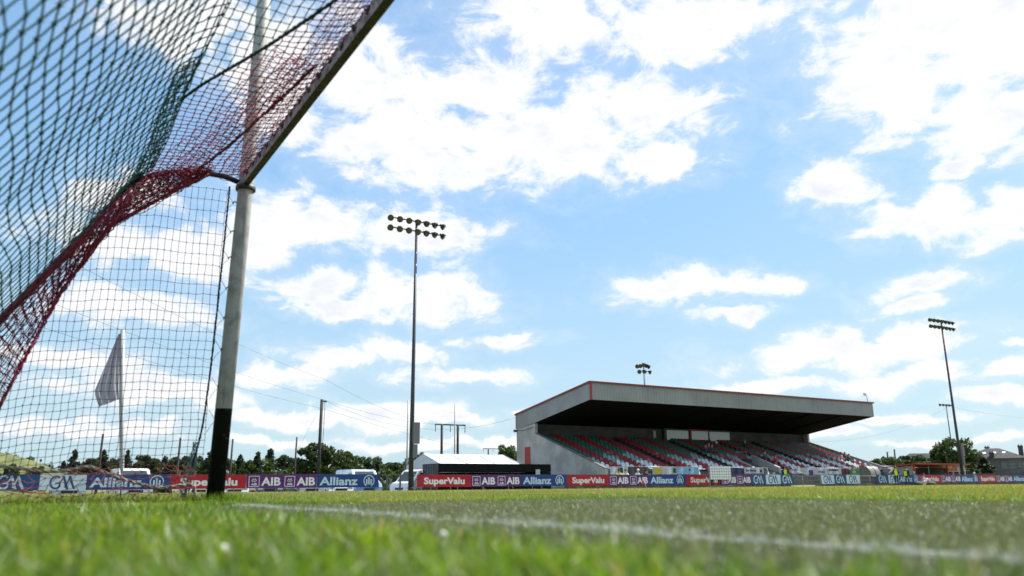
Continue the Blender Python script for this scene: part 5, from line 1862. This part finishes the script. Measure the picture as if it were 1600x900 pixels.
clear_shelter(70.1, 48.6, 'curved clear shelter, the left one of the pair beside the stand end')
clear_shelter(71.35, 48.9, 'curved clear shelter, the right one of the pair behind the boards')
tag(MB().box((74.35, 51.2, 1.0), (75.0, 51.25, 1.75)).box((74.62, 51.26, -0.1), (74.72, 51.34, 1.7)).build('notice_board', mat('notice_red', (0.42, 0.03, 0.04), 0.6)), 'red notice board standing right of the clear shelters', 'sign')
stl = empty('metal_steps', (76.0, 51.0, 0), 0, 'metal steps with sloping handrails between shelters and dugout', 'steps')
for k, (a, b) in enumerate((((0, 0, 0.6), (1.9, 0, 1.8)), ((0.6, 0.5, 0.6), (2.1, 0.5, 1.55)))):
    MB().tube([a, b], 0.035, 6).build('handrail', M_MAST, stl)
MB().tube([(1.95, 0, 0), (1.95, 0, 1.85)], 0.04, 6).build('newel', M_RAIL, stl)
for k in range(4):
    MB().box((0.2 + k * 0.4, 0, 0.25 * k), (0.6 + k * 0.4, 0.5, 0.25 * k + 0.05)).build('tread', M_RAIL, stl)

# red trimmed dugout
M_ORT = mat('dugout_trim_red', (0.36, 0.03, 0.02), 0.5)
M_DWALL = mat('dugout_wall', (0.40, 0.40, 0.39), 0.8, var=0.1, vscale=1.5)
dug = empty('dugout', (79.2, 51.0, 0), 0, 'red trimmed open dugout with grey walls behind the red board', 'dugout')
MB().prism([(0, -0.1), (0, 1.95), (2.6, 1.70), (2.6, -0.1)], 'x', 2.0, 2.15).build('side_wall', M_DWALL, dug)
MB().box((2.16, 2.45, -0.1), (11.5, 2.6, 1.75)).build('rear_wall', mat('dugout_inside', (0.06, 0.065, 0.075), 0.9), dug)
MB().box((8.05, 0.0, -0.1), (11.6, 0.15, 0.95)).build('front_wall', M_DWALL, dug)
MB().box((8.05, 0.0, 1.28), (11.6, 0.15, 2.02)).build('front_wall', M_DWALL, dug)
for x in (8.05, 9.1, 10.3, 11.4):
    MB().box((x, 0.02, 0.96), (x + 0.16, 0.13, 1.27)).build('mullion', M_DWALL, dug)
MB().prism([(-0.35, 2.04), (2.7, 1.80), (2.7, 1.90), (-0.35, 2.15)], 'x', 1.7, 11.9).build('roof', M_ORT, dug)
MB().box((1.75, -0.4, 2.02), (11.9, -0.36, 2.17)).build('fascia', M_ORT, dug)
MB().bar((1.78, -0.38, 2.12), (0.0, 2.4, 1.72), 0.1, 0.12).build('verge', M_ORT, dug)
MB().box((1.85, -0.1, -0.1), (2.0, 0.05, 2.02)).build('corner_post', M_ORT, dug)
MB().box((7.9, -0.1, -0.1), (8.04, 0.05, 2.02)).build('corner_post', M_ORT, dug)
MB().tube([(4.2, -0.2, 0), (4.2, -0.2, 2.05)], 0.04, 8).build('prop', M_RAIL, dug)
MB().box((2.4, 1.6, 0.4), (7.8, 2.0, 0.46)).build('bench', M_BN, dug)
sgn = MB().box((8.2, -0.03, 1.36), (9.9, -0.005, 1.95)).build('sign_panel', mat('sign_orange', (0.50, 0.09, 0.02), 0.6), dug)
MB().box((8.2, -0.04, 1.66), (9.0, -0.032, 1.93)).build('sign_patch', M_BY, sgn)
sgn2 = MB().box((10.5, -0.03, 1.36), (11.3, -0.005, 1.95)).build('sign_panel', M_BW, dug)
MB().box((10.55, -0.04, 1.62), (10.95, -0.032, 1.92)).build('sign_patch', M_BGR, sgn2)

# white panelled board on a wheeled frame
M_TROL = mat('trolley_white', (0.74, 0.75, 0.77), 0.5, var=0.1, vscale=3)
tx0, tx1, ty = 46.35, 48.65, 46.0
tro = empty('panel_trolley', (tx0, ty, -0.125), 0, 'white gridded panel board on a wheeled metal frame before the red board', 'trolley')
TW = tx1 - tx0
cells = MB()
MB().box((0, 0.03, 0.62), (TW, 0.06, 1.66)).build('backing', mat('trolley_slot', (0.22, 0.24, 0.26), 0.7), tro)
cellme = MB().box((0, 0, 0), (TW / 9 - 0.05, 0.03, 0.175)).mesh('white_panel', M_TROL)
for r_ in range(5):
    for c in range(9):
        o = obj('white_panel', cellme, tro)
        o.location = (c * TW / 9 + 0.015, 0.0, 0.635 + r_ * 0.205)
for x in (0.0, TW):
    MB().bar((x, 0.08, 0.06), (x, 0.08, 1.68), 0.05).build('upright', M_RAIL, tro)
MB().bar((-0.25, 0.0, 0.12), (TW + 0.35, 0.0, 0.12), 0.05).build('base_bar', M_RAIL, tro)
MB().bar((-0.25, 0.5, 0.12), (TW + 0.35, 0.5, 0.12), 0.05).build('base_bar', M_RAIL, tro)
for x in (-0.2, TW + 0.3):
    for y in (0.0, 0.5):
        MB().lathe([(0, -.03), (.06, -.03), (.06, .03), (0, .03)], 10, M=Matrix.Translation((x, y, 0.06)) @ Matrix.Rotation(R(90), 4, 'X')).build('caster', M_TYRE, tro)
    MB().bar((x, 0, 0.12), (x, 0.5, 0.12), 0.05).build('cross_bar', M_RAIL, tro)

# pitch side kit
M_KIT = mat('kit_bag_green', (0.02, 0.05, 0.03), 0.8)


def lump(name, x, y, w_, h, d, m, lab, cat):
    mb = MB()
    mb.lathe([(0.0, 0.0), (0.5, 0.02), (0.52, 0.35), (0.42, 0.75), (0.22, 0.96), (0.0, 1.0)], 10, M=Matrix.Translation((0, 0, 0)) @ Matrix.Diagonal((w_, d, h, 1)))
    e = empty(name, (x, y, ground_z(x, y)), 0, lab, cat)
    mb.build('body', m, e)
    MB().tube([(-w_ * .3, 0, h * .8), (0, 0, h * 1.2), (w_ * .3, 0, h * .8)], 0.02, 5).build('strap', M_BUMP, e)


lump('kit_bag', 75.5, 47.2, 1.1, 0.42, 0.5, M_KIT, 'dark green kit bag on the grass right of the stewards', 'bag')
lump('kit_bag', 77.7, 47.2, 1.3, 0.40, 0.5, M_KIT, 'dark green kit bag below the red board', 'bag')
lump('kit_bag', 60.6, 51.2, 0.7, 0.5, 0.5, M_BUMP, 'black bag by the gate behind the steward', 'bag')

# ------------------------------------------------------------------ people
SKIN = mat('skin', (0.50, 0.30, 0.22), 0.6)
HAIRS = [mat('hair_dark', (0.025, 0.018, 0.014), 0.7), mat('hair_brown', (0.09, 0.05, 0.03), 0.7), mat('hair_grey', (0.35, 0.34, 0.33), 0.7)]
CL = {k: mat('cloth_' + k, c, 0.85, var=0.12, vscale=9) for k, c in dict(hivis=(0.60, 0.82, 0.04), black=(0.018, 0.018, 0.022), navy=(0.02, 0.03, 0.07), red=(0.50, 0.02, 0.03), white=(0.72, 0.72, 0.74), grey=(0.2, 0.2, 0.21), purple=(0.10, 0.03, 0.09), pink=(0.60, 0.16, 0.22), teal=(0.03, 0.12, 0.10), olive=(0.05, 0.06, 0.045)).items()}
SHOE = mat('shoe', (0.03, 0.03, 0.03), 0.7)


def person(x, y, z, rz, pose, top, legs, label, hair=0, under=None, cap=None, scale=1.0, group=None):
    """one continuous skinned body; clothes are materials on it, hair and cap are children"""
    if pose == 'stand':
        J = {'pel': (0, 0, .95), 'che': (0, .02, 1.32), 'nek': (0, .01, 1.50), 'hd0': (0, -.02, 1.60), 'hd1': (0, -.02, 1.72)}
        arm = [((.19, 0, 1.42), (.26, .02, 1.14), (.25, -.10, .90), (.245, -.13, .80))] * 2
        leg = [((.10, 0, .90), (.12, -.02, .50), (.13, .03, .09), (.14, -.13, .04))] * 2
    elif pose == 'folded':
        J = {'pel': (0, 0, .95), 'che': (0, .02, 1.32), 'nek': (0, .0, 1.50), 'hd0': (0, -.05, 1.59), 'hd1': (0, -.06, 1.71)}
        arm = [((.19, 0, 1.42), (.27, .0, 1.16), (.08, -.22, 1.16), (-.02, -.22, 1.18))] * 2
        leg = [((.10, 0, .90), (.11, -.02, .50), (.10, .03, .09), (.12, -.13, .04))] * 2
    elif pose == 'lean':
        J = {'pel': (0, .1, .93), 'che': (0, -.18, 1.22), 'nek': (0, -.30, 1.36), 'hd0': (0, -.36, 1.44), 'hd1': (0, -.40, 1.55)}
        arm = [((.19, -.22, 1.28), (.27, -.35, 1.05), (.22, -.52, .92), (.2, -.58, .90))] * 2
        leg = [((.10, .1, .88), (.12, .02, .48), (.13, .10, .09), (.14, -.06, .04))] * 2
    elif pose == 'crouch':
        J = {'pel': (0, .1, .34), 'che': (0, -.06, .66), 'nek': (0, -.12, .83), 'hd0': (0, -.17, .92), 'hd1': (0, -.19, 1.03)}
        arm = [((.19, -.08, .76), (.25, -.25, .55), (.13, -.45, .66), (.07, -.5, .72))] * 2
        leg = [((.11, .06, .33), (.17, -.33, .48), (.14, -.10, .09), (.15, -.25, .04))] * 2
    else:
        J = {'pel': (0, 0, .50), 'che': (0, .05, .86), 'nek': (0, .02, 1.04), 'hd0': (0, -.02, 1.13), 'hd1': (0, -.03, 1.25)}
        arm = [((.19, .02, .96), (.25, -.05, .70), (.16, -.30, .60), (.12, -.38, .60))] * 2
        leg = [((.10, -.02, .50), (.12, -.44, .52), (.13, -.46, .10), (.13, -.60, .05))] * 2
    V, E_, Rr = [], [], []

    def v_(p, r):
        V.append(p)
        Rr.append(r)
        return len(V) - 1
    pel = v_(J['pel'], (.165, .125))
    mid = v_(tuple((a + b) / 2 for a, b in zip(J['pel'], J['che'])), (.165, .125))
    che = v_(J['che'], (.20, .135))
    nek = v_(J['nek'], (.06, .06))
    h0 = v_(J['hd0'], (.082, .09))
    h1 = v_(J['hd1'], (.085, .10))
    E_ += [(pel, mid), (mid, che), (che, nek), (nek, h0), (h0, h1)]
    arms_i, legs_i = [], []
    for s in (-1, 1):
        pts_ = [(p[0] * s if k < 2 else p[0] * s, p[1], p[2]) for k, p in enumerate(arm[0])]
        i0 = che
        for p, r in zip(pts_, (.062, .052, .040, .036)):
            i1 = v_(p, (r, r))
            arms_i.append(i1)
            E_.append((i0, i1))
            i0 = i1
        i0 = pel
        for p, r in zip([(q[0] * s, q[1], q[2]) for q in leg[0]], (.092, .070, .048, .042)):
            i1 = v_(p, (r, r))
            legs_i.append(i1)
            E_.append((i0, i1))
            i0 = i1
    me = bpy.data.meshes.new('body')
    me.from_pydata(V, E_, [])
    tmp = bpy.data.objects.new('body', me)
    COL.objects.link(tmp)
    sk = tmp.modifiers.new('skin', 'SKIN')
    sk.use_smooth_shade = True
    lay = me.skin_vertices[0].data
    for i, r in enumerate(Rr):
        lay[i].radius = r
        lay[i].use_root = (i == 0)
    sb = tmp.modifiers.new('sub', 'SUBSURF')
    sb.levels = sb.render_levels = 1
    dg = bpy.context.evaluated_depsgraph_get()
    fin = bpy.data.meshes.new_from_object(tmp.evaluated_get(dg))
    COL.objects.unlink(tmp)
    bpy.data.objects.remove(tmp)
    fin.name = 'body'
    fin.materials.clear()
    for m in (CL[top], CL[legs], SKIN, SHOE, CL[under or top]):
        fin.materials.append(m)
    Va = np.array(V)
    armset, legset = set(arms_i), set(legs_i)
    hands = {arms_i[3], arms_i[7], arms_i[2], arms_i[6]}
    feet = {legs_i[3], legs_i[7]}
    for p in fin.polygons:
        c = np.array(p.center)
        i = int(np.argmin(((Va - c) ** 2).sum(1)))
        if i in (h0, h1, nek):
            p.material_index = 2
        elif i in (arms_i[3], arms_i[7]):
            p.material_index = 2
        elif i in armset:
            p.material_index = 4
        elif i in feet:
            p.material_index = 3
        elif i == pel and top == 'hivis' and c[2] > J['pel'][2] - 0.13:
            p.material_index = 0
        elif i in legset or i == pel:
            p.material_index = 1
        else:
            p.material_index = 0
        p.use_smooth = True
    e = empty('person', (x, y, z + (ground_z(x, y) if y < 51 else 0)), rz, label, 'person', group)
    e.scale = (scale,) * 3
    obj('body', fin, e)
    hd = Vector(J['hd1'])
    hm = MB().lathe([(0.0, 0.125), (0.05, 0.118), (0.088, 0.085), (0.105, 0.03), (0.104, -0.02), (0.09, -0.05)], 12, M=Matrix.Translation(hd + Vector((0, 0.018, -0.005))))
    if cap:
        hm.add([hd + Vector(q) for q in ((-.08, -.07, .035), (.08, -.07, .035), (.06, -.19, .015), (-.06, -.19, .015))], [(0, 1, 2, 3)])
    hm.build('cap' if cap else 'hair', CL[cap] if cap else HAIRS[hair], e)
    # nose and eyes
    MB().add([hd + Vector(q) for q in ((0, -.105, -.01), (.014, -.098, -.045), (-.014, -.098, -.045), (0, -.128, -.043))], [(0, 1, 3), (0, 3, 2), (1, 2, 3)]).build('nose', SKIN, e)
    return e


ST = 'stewards and people at the pitch side'
person(71.75, 47.0, 0, R(128), 'folded', 'hivis', 'navy', 'person in a bright yellow vest and dark trousers seen from behind', 0, under='black', group=ST)
person(73.45, 47.0, 0, R(-82), 'stand', 'black', 'navy', 'person in black jacket with a yellow bib beside the one in the vest', 0, under='black', group=ST)
MB().box((-0.17, -0.19, 0.92), (0.10, -0.15, 1.36)).build('bib', CL['hivis'], bpy.data.objects['person.001'])
person(58.3, 48.6, 0, R(20), 'lean', 'hivis', 'black', 'person in yellow vest leaning over the blue lettered board', 0, under='black', group=ST)
person(60.0, 50.2, 0, R(-30), 'stand', 'hivis', 'black', 'person in yellow vest and dark trousers standing at the gate', 0, under='black', group=ST, scale=0.93)
person(46.95, 46.45, 0, R(5), 'stand', 'navy', 'black', 'person in black trousers behind the left half of the white panel trolley', 1, group=ST, scale=0.92)
person(47.75, 46.45, 0, R(-8), 'stand', 'grey', 'navy', 'person in navy trousers behind the right half of the white panel trolley', 0, group=ST, scale=0.92)
for u, top, cap, lab in ((967, 'hivis', None, 'crouching person in a yellow vest below the left terrace banner'), (977, 'white', None, 'crouching person in white behind the purple board'), (995, 'white', 'white', 'crouching person in white with a white cap by the dark banner'), (1009, 'black', None, 'crouching person in black beside the yellow banner block')):
    q = at(u, 745, 51.5)
    person(q.x, 51.5, 0.28, R(random.uniform(-40, 40)), 'crouch', top, 'black', lab, random.randint(0, 2), cap=cap, group='photographers behind the boards')


def seat_person(u, row, top, legs, lab, hair=0, cap=None, under=None):
    Y = 54.3 + 0.9 + row * TREAD + 0.5
    q = at(u, 720, Y)
    person(q.x, Y, 1.15 + row * RISE, R(random.uniform(-15, 15)), 'sit', top, legs, lab, hair, under=under, cap=cap, group='spectators seated in the stand')


seat_person(1212, 3, 'red', 'black', 'spectator in a bright red top at the edge of the stair opening', under='red')
seat_person(1196, 5, 'teal', 'black', 'spectator in dark green near the stair opening')
for u, row, top, lab in ((1104, 8, 'purple', 'left one of three spectators in dark tops mid stand'), (1109, 8, 'navy', 'middle one of three spectators in dark tops mid stand'), (1114, 8, 'purple', 'right one of three spectators in dark tops mid stand'),
                         (1315, 5, 'pink', 'spectator in a pink top near the right end wall'), (1321, 5, 'navy', 'spectator in navy near the right end wall'), (1327, 4, 'olive', 'spectator in olive nearest the right end wall'), (1166, 11, 'black', 'spectator in black high in the stand right of the press box')):
    seat_person(u, row, top, 'black', lab, random.randint(0, 2))
person(79.1, 50.0, 0.1, R(10), 'crouch', 'white', 'navy', 'person in white sitting in front of the dugout opening', 2, group=ST)
person(76.4, 47.3, 0, R(60), 'crouch', 'pink', 'white', 'crouching person in a pink bib beside the kit bags', 1, under='white', group=ST)
person(90.6, 50.2, 0, R(0), 'crouch', 'white', 'navy', 'person in white cap sitting behind the boards right of the mast', 2, cap='white', group=ST, scale=1.08)
